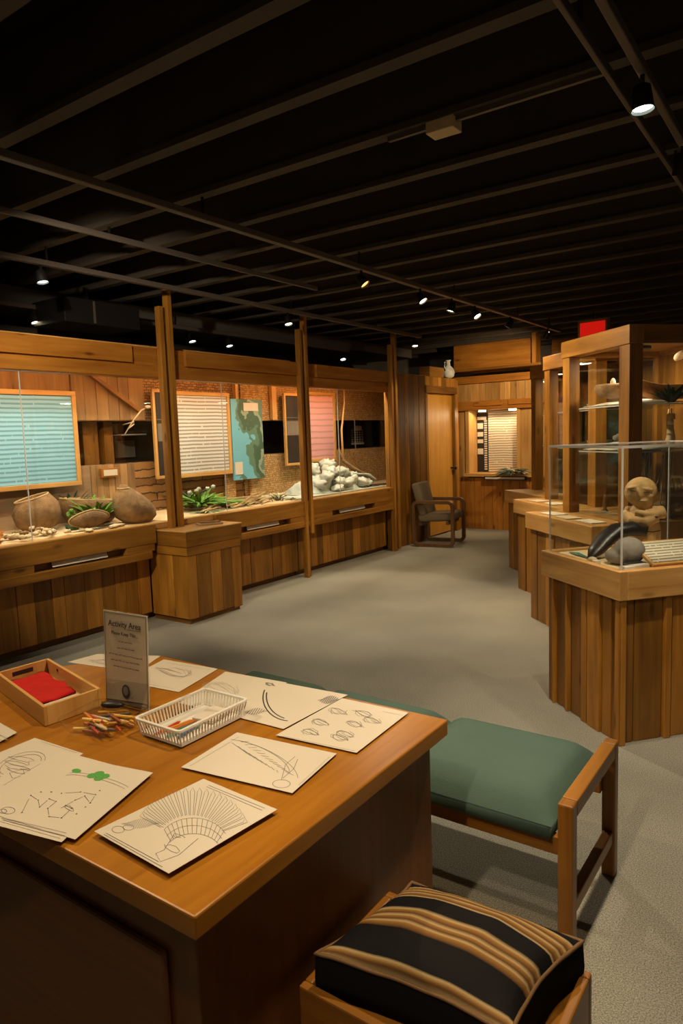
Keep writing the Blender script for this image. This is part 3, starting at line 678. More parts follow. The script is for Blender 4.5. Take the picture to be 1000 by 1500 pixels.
for i in range(18):
    y = random.uniform(4.55, 5.5); a = Vector((random.uniform(-4.98, -4.82), y, DZ+.01+random.random()*.03)); d_ = Vector((random.uniform(-.06, .06), random.uniform(.08, .2), random.uniform(0, .04)))
    o = MB().tube([a, a+d_*.5+Vector((.01, 0, .01)), a+d_], [.009, .008, .004], 6).build('stick', TWIG, None, smooth=True, loc=a); tag(o, 'thin pale stick lying at the front of the middle wall case', 'stick', 'pale sticks in the middle case')
for i, y in enumerate((5.22, 5.36)):
    t = thing('carved_tool', (-4.87, y, DZ), ['pale carved openwork tool lying at front of the middle case, the left one', 'pale carved openwork tool lying at front of the middle case, the right one'][i], 'tool')
    mb = MB(); M_ = Matrix.Rotation(R(25), 3, 'Z') @ Matrix.Rotation(R(-35), 3, 'Y')
    for dy in (-.035, .035): mb.box(Vector((-4.87, y, DZ+.07))+M_ @ Vector((0, dy, 0)), (.22, .014, .014), M_)
    for dx in (-.1, -.03, .05, .1): mb.box(Vector((-4.87, y, DZ+.07))+M_ @ Vector((dx, 0, 0)), (.014, .07, .012), M_)
    mb.build('frame', TWIG, t, bevel=.002)
t = thing('woven_tray', (-5.12, 5.45, DZ), 'oval woven tray with a pale rim behind the carved tools', 'tray')
MB().lathe([(.02, .01), (.16, .012), (.21, .05), (.20, .055), (.15, .02), (.02, .018)], 28, (-5.12, 5.42, DZ), Matrix.Diagonal((.8, 1.25, 1))).build('body', BASKD, t, smooth=True)
MB().tube([(-5.12+.168*math.cos(a), 5.42+.262*math.sin(a), DZ+.055) for a in [2*PI*i/28 for i in range(28)]], .008, 6, closed=True).build('rim', BASKL, t, smooth=True)
for i in range(12):
    y = random.uniform(5.45, 5.98); a = Vector((random.uniform(-5.1, -4.82), y, DZ+.01)); d_ = Vector((random.uniform(-.05, .05), random.uniform(-.14, .14), random.uniform(0, .03)))
    o = MB().tube([a, a+d_], [.006, .005], 6).build('arrow_shaft', STICKD, None, smooth=True, loc=a); tag(o, 'thin dark stick lying at the right of the middle wall case', 'stick', 'dark sticks in the middle case')
for i in range(7):
    pebble('bone', (-5.2+random.uniform(-.1, .15), 5.85+i*.04, DZ+.03+.02*(i % 2)), (.02, .05, .015), SHELL, 'pale bone in the small pile at the right end of the middle case', 'bone', 'bones in the middle case', (i, .3))
fern('dried_grass', (-5.0, 5.86, DZ), 26, .16, .004, LEAFP, 'bundle of dry grass at the right end of the middle case', spread=1.2, stem=STICKD)

# ---------------------------------------------------------------- exhibits in right case
hb = MB().blob((-5.2, 6.95, DZ-.03), (.34, .62, .24), nz=.4, seg=24, rings=14); hb.v = [Vector((p_.x, p_.y, max(p_.z, DZ+.017))) for p_ in hb.v]; tag(hb.build('gravel_mound', ICE, None, smooth=True, loc=(-5.2, 6.95, DZ)), 'pale grey green gravel mound under the rocks in the right case', 'gravel', kind='stuff')
MB_ = MB().bb(-5.5, -4.80, 6.0, 7.78, .84, .856); tag(MB_.build('display_mat', ICE, None, loc=(-5, 7, .84)), 'pale sheet covering the floor of the right wall case', 'mat')
rk = [(-4.98, 6.60, .12, .10), (-5.0, 6.78, .20, .13), (-4.95, 6.95, .12, .12), (-5.05, 6.90, .26, .13), (-4.92, 7.10, .10, .11), (-5.05, 7.08, .24, .12), (-4.97, 7.25, .12, .12), (-5.1, 7.28, .22, .12), (-4.93, 7.42, .09, .11), (-5.08, 7.46, .16, .12), (-4.95, 7.58, .08, .10), (-5.15, 6.98, .34, .12), (-5.18, 6.75, .30, .12), (-4.9, 6.85, .05, .09), (-5.2, 7.15, .33, .10), (-5.25, 7.5, .16, .12)]
for (x, y, z, r_) in rk:
    pebble('pale_rock', (x, y, DZ+z), (r_*.7, r_*.86, r_*.5), STONEW, 'rounded pale grey rock in the pile in the right wall case', 'rock', 'pale rocks in the right case', (random.uniform(0, 3), random.uniform(-.5, .5)))
for i in range(9):
    a = Vector((-5.0-.02*i, 7.35+.05*i, DZ+.20-.012*i))
    o = MB().bar(a, a+Vector((.10, .22, -.02)), .04, .02).build('driftwood_slat', STONEW, None, bevel=.004, loc=a); tag(o, 'pale driftwood slat in the stack right of the rocks', 'slat', 'driftwood slats in the right case')
t = thing('leaning_branch', (-5.3, 7.45, DZ+.2), 'pale pole with a curved hide leaning up behind the rocks', 'branch')
MB().tube([(-5.2, 7.42, 1.2), (-5.3, 7.55, 1.6), (-5.38, 7.75, 1.95), (-5.42, 7.8, 2.2)], [.014, .014, .012, .01], 8).build('pole', PALEW, t, smooth=True)
mb = MB(); P0 = [(-5.25, 7.40, 1.35, .02), (-5.22, 7.45, 1.2, .05), (-5.15, 7.55, 1.1, .07), (-5.1, 7.7, 1.02, .06), (-5.05, 7.85, .98, .02)]
mb.tube([q[:3] for q in P0], [q[3] for q in P0], 10, flat=.4).build('hide', BASK, t, smooth=True)
for i in range(10):
    a = Vector((-4.88-.03*(i % 3), 7.55+.03*i, DZ+.025+.012*(i % 2))); o = MB().tube([a, a+Vector((.06, .12, 0))], .007, 6).build('stick', STICKD, None, smooth=True, loc=a); tag(o, 'short dark stick at the right end of the right wall case', 'stick', 'dark sticks in the right case')

# vase on top of plank wall, dark fittings above
t = thing('glass_jug', (-4.79, 9.72, 2.32), 'pale glass jug standing on top of the plank wall above the door', 'jug')
MB().lathe([(.04, 0), (.085, .03), (.10, .09), (.075, .15), (.035, .19), (.03, .25), (.045, .27)], 20, (-4.79, 9.66, 2.322)).build('body', STONEW, t, smooth=True)
MB().tube([(-4.79, 9.60, 2.55), (-4.79, 9.55, 2.56), (-4.79, 9.54, 2.48), (-4.79, 9.57, 2.44)], .008, 6).build('handle', STONEW, t, smooth=True)
tag(MB().bb(-4.95, -4.78, 9.05, 9.5, 2.325, 2.47, tone=.3).build('wooden_box', CEDAR, None, bevel=.004, loc=(-4.86, 9.3, 2.325)), 'plain wooden box on top of the plank wall left of the jug', 'box')
tag(MB().tube([(-6.2, -1, 2.45), (-6.2, 9, 2.45)], .18, 24).build('ceiling_duct', DARKW, None, smooth=True, loc=(-6.2, 4, 2.45)), 'dark round duct running above the wall display cases', 'duct')
t = thing('ceiling_speaker_box', (-5.3, 3.95, 2.5), 'dark box unit hanging above the first wooden post', 'box')
MB().bb(-5.55, -5.1, 3.45, 4.2, 2.52, 2.72).build('housing', METALB, t, bevel=.005); MB().bar((-5.3, 3.8, 2.72), (-5.3, 3.8, 2.86), .03).build('bracket', METALB, t)
MB().bb(-5.10, -5.095, 3.72, 3.74, 2.53, 2.71).build('seam', RAILC, t)

# ---------------------------------------------------------------- track rails and lamps
def rail(x, y0, y1, label, hangers, z=2.75, w=.045):
    t = thing('track_rail', (x, (y0+y1)/2, z), label, 'track')
    mb = MB(); mb.bb(x-w/2, x+w/2, y0, y1, z-.018, z+.018, tone=.5); mb.build('bar', RAILC, t, bevel=.004)
    for y in hangers: MB().bar((x, y, z+.018), (x, y, 2.86), .012).build('hanger', METALB, t)
    return t
rail(-2.90, .2, 9.0, 'long lighting track over the middle of the room', (1.3, 2.87, 4.43, 6.0, 7.57, 8.6))
rail(-4.40, 1.0, 8.1, 'lighting track running in front of the wall cases', (2.87, 5.48, 7.04))
rail(-5.52, 1.2, 8.1, 'lighting track running above the wall cases', (2.87, 4.96, 7.04), z=2.68)
rail(-.59, -.6, 6.0, 'lighting track at the upper right corner of the photo', (.78, 2.34, 3.91, 5.5), w=.03)
rail(-.69, -.6, 6.0, 'thinner conduit running beside the upper right lighting track', (2.34, 3.91), w=.02)
rail(-3.72, 1.8, 5.0, 'thin conduit between the two lighting tracks', (2.87,), z=2.80, w=.02)
def lamp(x, y, zr, target, power, label, bulb=BULBW, col=WARM, size=R(70), group=None, blend=.6, head='can', show=None):
    """track lamp: bracket, head, glowing bulb and its own spot"""
    top = Vector((x, y, zr-.018)); hd = Vector((x, y, zr-.085)); tgt = Vector(target); d = (tgt-hd).normalized()
    t = thing('track_lamp', top, label, 'lamp', group)
    MB().bar(top, hd, .014).build('bracket', METALB, t)
    q = d.to_track_quat('Z', 'Y').to_matrix()
    L = .09; a = hd-d*.04
    MB().lathe([(.010, 0), (.030, .012), (.034, .05), (.038, L)], 18, a, q, cap=False).build('head', METALB, t, smooth=True)
    MB().lathe([(.002, L-.018), (.033, L-.016), (.033, L-.01), (.002, L-.004)], 18, a, q, cap=True).build('bulb', show or bulb, t, smooth=True)
    ld = bpy.data.lights.new('spot', 'SPOT'); ld.energy = power*LP; ld.color = col; ld.spot_size = size; ld.spot_blend = blend; ld.shadow_soft_size = .03
    lo = bpy.data.objects.new('spot_light', ld); COL.objects.link(lo); lo.parent = t
    lo.matrix_parent_inverse = Matrix.Identity(4)
    lo.location = (a+d*(L+.01))-top; lo.rotation_euler = (-d).to_track_quat('Z', 'Y').to_euler()
    return t
# front-of-case track (x=-4.40)
lamp(-4.40, 2.82, 2.75, (-3.9, 3.0, 0), 30, 'track lamp above the blue text panel, at the left edge of the photo', bulb=BULBC, col=NEUT)
lamp(-4.40, 5.42, 2.75, (-3.7, 5.2, 0), 75, 'track lamp just left of the middle wooden post', bulb=BULBW, col=NEUT, size=R(62), blend=.25)
lamp(-4.40, 7.95, 2.75, (-4.0, 7.4, 0), 30, 'small track lamp above the end of the plank wall', col=WARM, size=R(80))
# above-case track
lamp(-5.52, 3.45, 2.68, (-5.0, 3.4, .84), 0.1, 'small dim track lamp above the blue text panel', col=NEUT)
lamp(-5.52, 5.20, 2.68, (-5.0, 5.2, .84), 0.1, 'bright track lamp left above the white text panel', bulb=BULBC, col=NEUT)
lamp(-5.52, 5.75, 2.68, (-5.0, 5.7, .84), 0.1, 'bright greenish track lamp right above the white text panel', bulb=BULBC, col=NEUT)
lamp(-5.52, 7.95, 2.68, (-5.0, 7.5, .84), 0.1, 'bright greenish track lamp above the pink text panel', bulb=BULBC, col=NEUT)
# middle track (x=-2.90)
lamp(-2.90, 4.45, 2.75, (-1.6, 4.8, .9), 110, 'orange glowing track lamp, the nearest in the row over the room', bulb=BULBO, col=NEUT, size=R(125))
lamp(-2.90, 5.35, 2.75, (-1.9, 5.4, 1.2), 60, 'white track lamp second in the row over the room')
lamp(-2.90, 5.95, 2.75, (-3.7, 5.4, 0), 55, 'white track lamp third in the row over the room')
lamp(-2.90, 6.45, 2.75, (-2.0, 6.3, 1.4), 70, 'bright track lamp fourth in the row over the room')
lamp(-2.90, 7.35, 2.75, (-4.3, 7.0, .4), 70, 'white track lamp fifth in the row over the room')
lamp(-2.90, 8.55, 2.75, (-4.3, 10.1, 1.5), 110, 'white track lamp at the far end of the row beside the red sign', size=R(90))
# near part of the room, above and behind the photographer
lamp(-2.90, 1.5, 2.75, (-4.7, 4.2, 1.3), 150, 'added unseen lamp left of the desk that brightens the wall cases', col=NEUT)  # extra lamp out of view, added to brighten the wall cases
lamp(-2.90, .9, 2.75, (-1.55, 1.25, .74), 70, 'warm track lamp above the left end of the desk', col=WARM)
lamp(-.59, 1.55, 2.75, (-1.3, 1.25, .6), 75, 'warm track lamp above the right end of the desk', col=WARM, size=R(75))
lamp(-.59, 2.72, 2.75, (-.40, 2.7, 0), 95, 'round track lamp hanging at the upper right of the photo', bulb=BULBC, col=NEUT, size=R(80))
lamp(-.59, 3.5, 2.75, (-.85, 4.0, 1.0), 45, 'added lamp over the glass topped stand that brightens the carved figure', col=NEUT, size=R(55))  # lamp put in to lift the light on the carved figure
lamp(-.59, .3, 2.75, (-.5, 1.5, 0), 30, 'warm track lamp above the striped stool', col=WARM, size=R(80))
lamp(-.59, -.3, 2.75, (-.5, 2.8, .0), 60, 'added unseen fill lamp behind the photographer', col=NEUT, size=R(52))  # fill lamp added out of view, aimed at the floor before the stand

# recessed strip lights inside the wall cases
def strip(y0, y1, power, label, col=(1, .89, .70)):
    t = thing('case_light', (-4.86, (y0+y1)/2, 2.29), label, 'lamp')
    MB().bb(-4.92, -4.82, y0, y1, 2.285, 2.31).build('housing', METALB, t)
    MB().bb(-4.90, -4.84, y0+.02, y1-.02, 2.278, 2.285).build('tube', BULBW, t)
    ld = bpy.data.lights.new('tube_light', 'AREA'); ld.shape = 'RECTANGLE'; ld.size = .06; ld.size_y = y1-y0-.05; ld.energy = power*LP; ld.color = col
    lo = bpy.data.objects.new('tube_light', ld); COL.objects.link(lo); lo.parent = t; lo.location = (0, 0, -.02); lo.rotation_euler = (0, R(-22), 0)
strip(2.1, 3.95, 20, 'strip light under the ceiling of the left wall case')
strip(4.2, 5.8, 18, 'strip light under the ceiling of the middle wall case')
strip(6.05, 7.7, 22, 'strip light under the ceiling of the right wall case')
# booth light
ld = bpy.data.lights.new('booth_light', 'AREA'); ld.shape = 'RECTANGLE'; ld.size = .7; ld.size_y = .05; ld.energy = 4*LP; ld.color = WARM
lo = bpy.data.objects.new('booth_light', ld); COL.objects.link(lo); lo.parent = b; lo.location = (.05, .12, 1.80); lo.rotation_euler = (R(-20), 0, 0)

# ceiling vent, exit sign
t = thing('ceiling_fixture', (-1.42, 2.87, 2.83), 'small square tan fixture on the ceiling joist', 'vent')
MB().box((-1.43, 2.88, 2.835), (.13, .09, .05)).build('box', SAND, t, bevel=.004); MB().bar((-1.7, 2.87, 2.85), (-.75, 2.87, 2.85), .02).build('conduit', RAILC, t)
t = thing('exit_sign', (-2.37, 8.6, 2.6), 'red sign in a wooden frame above the tall case', 'sign')
mb = MB(); M = Matrix.Rotation(R(-8), 3, 'Z'); mb.box((-2.37, 8.608, 2.66), (.36, .07, .24), M); mb.build('frame', CEDARL, t, bevel=.004)
MB().box((-2.375, 8.569, 2.66), (.30, .006, .18), M).build('red_face', EXITR, t)
MB().bar((-2.37, 8.608, 2.77), (-2.37, 8.608, 2.875), .02).build('stem', METALB, t)

# ---------------------------------------------------------------- tall display cases on platforms (right)
ANG = math.atan2(-.69, .72)
def tall_case(P, label, plat_label):
    t = thing('tall_display_case', (P[0], P[1], 0), label, 'display case', rz=ANG, local=True)
    # local: x = along left-front face, y = into the case
    mb = MB(); mb.bb(.0, .995, .0, 1.15, .735, .865, tone=.55, g=(1, 0, 0)); mb.build('platform_top', CEDARL, t, bevel=.006)
    mb = MB(); a = .03
    while a < .95:
        w = random.uniform(.11, .17); w = min(w, .97-a); mb.bb(a+.003, a+w-.003, .03+random.uniform(0, .012), .08, .0, .735, g=(0, 0, 1)); a += w
    a = .04
    while a < 1.1:
        w = min(random.uniform(.11, .17), 1.12-a); mb.bb(.92, .97-random.uniform(0, .012), a+.003, a+w-.003, .0, .735, g=(0, 0, 1)); mb.bb(.03+random.uniform(0, .012), .08, a+.003, a+w-.003, .0, .735, g=(0, 0, 1)); a += w
    mb.bb(.08, .92, .08, 1.12, .02, .735, tone=.1); mb.build('plank_base', CEDAR, t, bevel=.003)
    for (x, y, nx, ny) in ((.11, .27, .10, .09), (.87, .27, .12, .10), (.12, 1.05, .06, .06), (.92, 1.05, .06, .06)):
        MB().bb(x, x+nx, y, y+ny, .865, 2.065, g=(0, 0, 1), tone=random.uniform(.2, .6)).build('post', CEDAR, t, bevel=.004)
    mb = MB(); mb.bb(.10, 1.0, .26, .37, 2.065, 2.19, tone=.65, g=(1, 0, 0)); mb.bb(.90, 1.0, .37, 1.13, 2.065, 2.19, tone=.35, g=(0, 1, 0)); mb.bb(.10, .20, .37, 1.13, 2.065, 2.19, tone=.35, g=(0, 1, 0)); mb.bb(.22, .90, 1.03, 1.13, 2.065, 2.19, tone=.35, g=(1, 0, 0)); mb.build('header', CEDAR, t, bevel=.004)
    mb = MB(); a = .22
    while a < .9: w = min(.14, .9-a); mb.bb(a+.002, a+w-.002, 1.07, 1.09, .865, 2.07, g=(0, 0, 1), tone=random.uniform(0, .3)); a += w
    mb.build('back_boards', CEDAR, t)
    MB().bb(.21, .87, .30, .308, .868, 2.07).build('glass_pane', GLASS, t)
    MB().bb(.95, .958, .37, 1.05, .868, 2.07).build('glass_pane', GLASS, t)
    MB().bb(.135, .143, .36, 1.05, .868, 2.07).build('glass_pane', GLASS, t)
    for z in (1.34, 1.665):
        sh = MB().bb(.24, .91, .34, 1.06, z, z+.008).build('glass_shelf', GLASS, t)
        mb = MB(); mb.bb(.24, .91, .335, .341, z, z+.009); mb.bb(.91, .916, .335, 1.06, z, z+.009); mb.build('shelf_edge', GEDGE, sh)
        sh['_w'] = (0, 0, 0)
    return t
PC = [(-2.03, 5.43), (-2.51, 6.40), (-2.985, 7.355)]
tc1 = tall_case(PC[0], 'nearest tall glass case on a plank platform, behind the carved figure', '')
tc2 = tall_case(PC[1], 'second tall glass case on a plank platform, between the other two', '')
tc3 = tall_case(PC[2], 'farthest tall glass case on a plank platform, nearest the booth', '')
for tcx in (tc1, tc2, tc3):
    ld = bpy.data.lights.new('case_spot', 'AREA'); ld.size = .12; ld.energy = (5 if tcx is tc1 else 3)*LP; ld.color = NEUT
    lo = bpy.data.objects.new('case_spot', ld); COL.objects.link(lo); lo.parent = tcx; lo.location = (.55, .65, 2.06)
    mb = MB(); mb.bb(.2, .9, .37, 1.03, 2.10, 2.12); mb.build('case_ceiling', CEDAR, tcx)
    mb = MB(); mb.lathe([(.07, 2.10), (.07, 2.08), (.05, 2.08)], 18, (.55, .65, 0)); mb.build('downlight', METALB, tcx)
def loc2w(P, a, b_, z):
    c_, s_ = math.cos(ANG), math.sin(ANG); return Vector((P[0]+a*c_-b_*s_, P[1]+a*s_+b_*c_, z))
RZ = Matrix.Rotation(ANG, 3, 'Z')
# bowl on folded cloth (upper shelf), cloth on lower shelf
def draped(name, P, a0, a1, b0, b1, z, label, lift=.05, drop=.06):
    vs = []; n = 14; c0 = loc2w(P, (a0+a1)/2, (b0+b1)/2, z)
    for i in range(n+1):
        for j in range(n+1):
            u, v = i/n, j/n; h = .006+lift*math.sin(PI*u)*math.sin(PI*v)*(.7+.5*noise.noise(Vector((u*4, v*4, z))))
            vs.append(loc2w(P, a0+(a1-a0)*u, b0+(b1-b0)*v, z+h+.008*abs(noise.noise(Vector((u*9, v*9, 3))))))
    mb = MB(); mb._add(vs, [(i*(n+1)+j, (i+1)*(n+1)+j, (i+1)*(n+1)+j+1, i*(n+1)+j+1) for i in range(n) for j in range(n)], (1, 0, 0))
    o = mb.build(name, CLOTHW, None, smooth=True, loc=c0); md = o.modifiers.new('solid', 'SOLIDIFY'); md.thickness = .004; md.offset = 1
    return tag(o, label, 'cloth')
draped('folded_cloth', PC[0], .26, .88, .36, .8, 1.674, 'white cloth on the upper shelf of the nearest tall case', .05)
draped('folded_cloth', PC[0], .26, .66, .36, .8, 1.349, 'white cloth on the lower shelf of the nearest tall case', .07)
draped('folded_cloth', PC[0], .72, .90, .36, .95, 1.349, 'pale cloth at the right end of the lower shelf of the nearest tall case', .06)
c_ = loc2w(PC[0], .44, .52, 1.735)
t = thing('wooden_bowl', c_, 'brown wooden bowl on the white cloth in the nearest tall case', 'bowl')
MB().lathe([(.05, 0), (.09, .012), (.125, .05), (.13, .085), (.118, .105), (.11, .10), (.112, .08), (.08, .03), (.01, .02)], 28, c_, Matrix.Diagonal((1.2, 1, 1))).build('body', BASK, t, smooth=True)
MB().blob(c_+Vector((-.02, 0, .115)), (.02, .02, .035)).build('finial', SHELL, t, smooth=True)
# small cards, jars on the case floor
for i, (a, b_, w, h, lab) in enumerate([(.70, .50, .07, .12, 'left white card standing on the floor of the nearest tall case'), (.80, .52, .06, .12, 'right white card standing on the floor of the nearest tall case'), (.34, .8, .10, .17, 'grey card standing at the back left of the nearest tall case')]):
    c_ = loc2w(PC[0], a, b_, .867); tag(MB().box(c_+Vector((0, 0, h/2)), (w, .012, h), RZ).build('label_card', [LABELC, LABELC, GREYP][i], None, bevel=.002, loc=c_), lab, 'card')
c_ = loc2w(PC[0], .62, .8, .867); tag(MB().box(c_+Vector((0, 0, .09)), (.32, .14, .18), RZ).build('wooden_block', CEDAR, None, bevel=.003, loc=c_), 'brown wooden block behind the white cards in the nearest tall case', 'block')
for i in range(2):
    c_ = loc2w(PC[0], .72+.07*i, .8, 1.05); t = thing('small_bottle', c_, ['small clear bottle on the brown block, the left one', 'small clear bottle on the brown block, the right one'][i], 'bottle')
    MB().lathe([(.018, 0), (.02, .05), (.008, .065), (.008, .08)], 12, c_).build('body', STONEG, t, smooth=True); MB().lathe([(.01, .08), (.01, .09)], 10, c_).build('cap', METALB, t)
c_ = loc2w(PC[0], .80, .72, 1.352)
t = thing('carved_figurine', c_, 'small pale figurine with a dark top on the lower shelf of the nearest tall case', 'figurine')
mb = MB(); mb.lathe([(.05, 0), (.055, .03), (.03, .09), (.025, .14), (.018, .17)], 14, c_, wob=.2); mb.blob(c_+Vector((0, 0, .19)), (.022, .022, .028)); mb.build('body', SHELL, t, smooth=True)
MB().lathe([(.03, .21), (.03, .25), (.01, .255)], 12, c_).build('hat', CEDARL, t)
c_ = loc2w(PC[0], .34, .62, 1.352); t = thing('carved_figurine', c_, 'dark knotted figurine at the left of the lower shelf of the nearest tall case', 'figurine')
mb = MB(); [mb.blob(c_+Vector((random.uniform(-.03, .03), random.uniform(-.03, .03), .03+.014*i)), (.025, .02, .02), nz=.5) for i in range(6)]; mb.build('body', STONEG, t, smooth=True)
c_ = loc2w(PC[0], .34, .5, .867); t = thing('carved_figurine', c_, 'dark small figurine standing on the floor of the nearest tall case', 'figurine')
MB().lathe([(.03, 0), (.03, .01), (.012, .03), (.02, .07), (.012, .09), (.018, .11), (.004, .14)], 12, c_).build('body', STICKD, t, smooth=True)
# feather / papers fanned on the ledge
for i, (P, a, b_, rz, mt, lab) in enumerate([(PC[0], .25, .12, 6, LABELC, 'caption card on the front ledge of the nearest tall case, left end'), (PC[0], .5, .1, -4, SHELL, 'caption card on the front ledge of the nearest tall case, middle'), (PC[0], .78, .12, 3, LABELC, 'caption card on the front ledge of the nearest tall case, right end'), (PC[1], .3, .11, 2, SHELL, 'caption card on the front ledge of the second tall case, left end'), (PC[1], .6, .12, -5, LABELC, 'caption card on the front ledge of the second tall case, middle')]):
    c_ = loc2w(P, a, b_, .866); tag(MB().box(c_+Vector((0, 0, .004)), (.2, .12, .006), RZ @ Matrix.Rotation(R(rz), 3, 'Z')).build('caption_card', mt, None, bevel=.001, loc=c_), lab, 'card')
for i in range(8):
    c_ = loc2w(PC[0], .35+.06*i, .42+.03*(i % 3), .872); d_ = RZ @ Vector((.12*math.cos(i*1.3), .07*math.sin(i*1.7), 0))
    tag(MB().tube([c_-d_, c_+Vector((0, 0, .012)), c_+d_], [.004, .014, .003], 6, flat=.4).build('feather', STONEG if i % 2 else SHELLB, None, smooth=True, loc=c_), 'grey brown feather lying on the floor of the nearest tall case', 'feather', 'feathers in the nearest tall case')
# hangings seen through the right side of case 1
def W1(a, b_, z): return loc2w(PC[0], a, b_, z)
t = thing('hanging_canoe', W1(.62, .9, 1.95), 'pale carved paddle blade hung high in the nearest tall case', 'paddle')
mb = MB(); A0, A1 = W1(.5, .98, 2.0), W1(.89, .75, 2.03); mb.tube([A0, A0.lerp(A1, .2), A0.lerp(A1, .5), A0.lerp(A1, .8), A1], [.01, .03, .04, .03, .008], 10, flat=.5).build('blade', SHELL, t, smooth=True)
t = thing('carved_canoe', W1(.7, .75, 1.78), 'orange wooden model canoe with upturned ends on the upper shelf of the nearest tall case', 'canoe')
vs = []; n = 16; base = W1(.80, .72, 1.70); dirv = RZ @ Vector((.25, .97, 0)); sid = RZ @ Vector((.97, -.25, 0))
for i in range(n+1):
    u = i/n*2-1; w = .07*(1-u*u)**.6+.004; top_ = .10+.07*abs(u)**2.5; bot = .0+.05*abs(u)**2
    p0 = base+dirv*u*.26
    vs += [p0+sid*w+Vector((0, 0, top_)), p0+sid*w*.7+Vector((0, 0, (top_+bot)/2)), p0+Vector((0, 0, bot)), p0-sid*w*.7+Vector((0, 0, (top_+bot)/2)), p0-sid*w+Vector((0, 0, top_))]
mb = MB(); mb._add(vs, [(i*5+k_, i*5+k_+1, (i+1)*5+k_+1, (i+1)*5+k_) for i in range(n) for k_ in range(4)], (0, 0, 1))
o = mb.build('hull', CEDARW, t, smooth=True); md = o.modifiers.new('solid', 'SOLIDIFY'); md.thickness = .008
fern('dried_wreath', W1(.88, .66, 1.68), 60, .16, .016, LEAFD, 'dark dried wreath at the right of the upper shelf in the nearest tall case', spread=1.2, up=.8, curl=.1, stem=STICKD)
fern('dried_flowers', W1(.80, .50, .87), 40, .48, .006, SHELL, 'tall dry grass spray standing in the nearest tall case', spread=.25, up=1, curl=.05, stem=STICKD)
def tall_hang(name, a, b_, z0, z1, w, mat, label, cat):
    t = thing(name, W1(a, b_, z0), label, cat); P = [W1(a, b_, z0), W1(a+.01, b_, z0+(z1-z0)*.3), W1(a-.01, b_, z0+(z1-z0)*.7), W1(a, b_, z1)]
    MB().tube(P, [w*.4, w, w*.8, w*.3], 10, flat=.5).build('body', mat, t, smooth=True); MB().tube([P[-1], P[-1]+Vector((0, 0, .04))], .004, 5).build('cord', STICKD, t); return t
tall_hang('leather_pouch', .70, .80, 1.36, 1.60, .045, STONEG, 'grey leather pouch hanging over the lower shelf of the nearest tall case', 'pouch')
tall_hang('wooden_paddle', .60, .85, 1.36, 1.64, .03, CEDARL, 'brown wooden paddle hanging behind the grey leather pouch', 'paddle')
tall_hang('bone_scoop', .89, .42, 1.36, 1.60, .02, SHELL, 'slim pale bone scoop at the left of the grey leather pouch', 'scoop')
tall_hang('wooden_club', .82, .9, 1.36, 1.62, .05, CEDARW, 'rough orange wooden club at the right of the grey leather pouch', 'club')
# hide garment with fringe, on the floor of the case
t = thing('fringed_garment', W1(.8, .85, .87), 'pale grey fringed hide garment hanging behind the carved figure', 'garment')
mb = MB(); vs = []; n = 20
for i in range(n+1):
    for j in range(9):
        u = i/n; v = j/8; f_ = .02*math.sin(u*40)+.015*noise.noise(Vector((u*6, v*5, 1)))
        vs.append(W1(.50+.36*u, .92-.25*u+f_, .88+.45*v-.06*abs(math.sin(u*9))*(1-v)))
mb._add(vs, [(i*9+j, (i+1)*9+j, (i+1)*9+j+1, i*9+j+1) for i in range(n) for j in range(8)], (0, 0, 1)); o = mb.build('cloth', STONEG, t, smooth=True); md = o.modifiers.new('solid', 'SOLIDIFY'); md.thickness = .006
for i in range(14): u = i/13; MB().tube([W1(.50+.36*u, .88-.25*u, 1.30), W1(.50+.36*u, .86-.25*u, 1.0+.05*math.sin(i*2))], [.006, .003], 5).build('fringe', SHELL, t)
t = thing('fur_roll', W1(.85, .6, .87), 'dark fur roll lying low in the nearest tall case', 'fur'); MB().blob(W1(.78, .75, .93), (.16, .09, .06), RZ, nz=.4, seg=20, rings=12).build('body', BASKD, t, smooth=True)
c_ = W1(.25, .5, .867)
# second case contents
for i, (a, b_, z, lab) in enumerate([(.5, .6, 1.349, 'grey stone bowl on the lower shelf of the second tall case'), (.5, .6, 1.674, 'grey stone bowl on the upper shelf of the second tall case')]):
    c_ = loc2w(PC[1], a, b_, z); t = thing('stone_bowl', c_, lab, 'bowl'); MB().lathe([(.04, 0), (.09, .02), (.11, .06), (.10, .06), (.07, .025), (.01, .02)], 20, c_).build('body', STONEG, t, smooth=True)

# ---------------------------------------------------------------- glass topped stand (right foreground)
SA = Vector((-1.322, 3.781)); SB = Vector((-.796, 3.339)); SANG = math.atan2(SB.y-SA.y, SB.x-SA.x); SL = (SB-SA).length; SD = .84
s = thing('display_stand', (SA.x, SA.y, 0), 'cedar plank stand with a glass cover holding the carved figure, at the right edge', 'display case', rz=SANG, local=True)
mb = MB(); T = .045
mb.bb(0, SL, 0, T, .715, .855, tone=.75, g=(1, 0, 0)); mb.bb(0, SL, SD-T, SD, .715, .855, tone=.6, g=(1, 0, 0)); mb.bb(0, T, T, SD-T, .715, .855, tone=.6, g=(0, 1, 0)); mb.bb(SL-T, SL, T, SD-T, .715, .855, tone=.9, g=(0, 1, 0)); mb.build('top_rail', CEDARL, s, bevel=.004)
MB().bb(T, SL-T, T, SD-T, .80, .845, tone=.5).build('deck', SAND, s)
mb = MB(); edges = [0.02, .10, .115, .235, .25, .37, .385, .50, .515, .60, SL-.02]
wds = [(.025, .075, .3, .012), (.075, .09, .9, 0), (.10, .205, .35, .02), (.205, .22, .9, 0), (.235, .345, .3, .02), (.345, .385, .8, .004), (.40, .50, .95, .002), (.51, .58, .55, .014), (.58, SL-.045, .2, .02), (SL-.045, SL-.012, .7, 0)]
for x0, x1, tn, dp in wds: mb.bb(x0, x1, .02+dp, .05, 0.0, .72, g=(0, 0, 1), tone=tn)
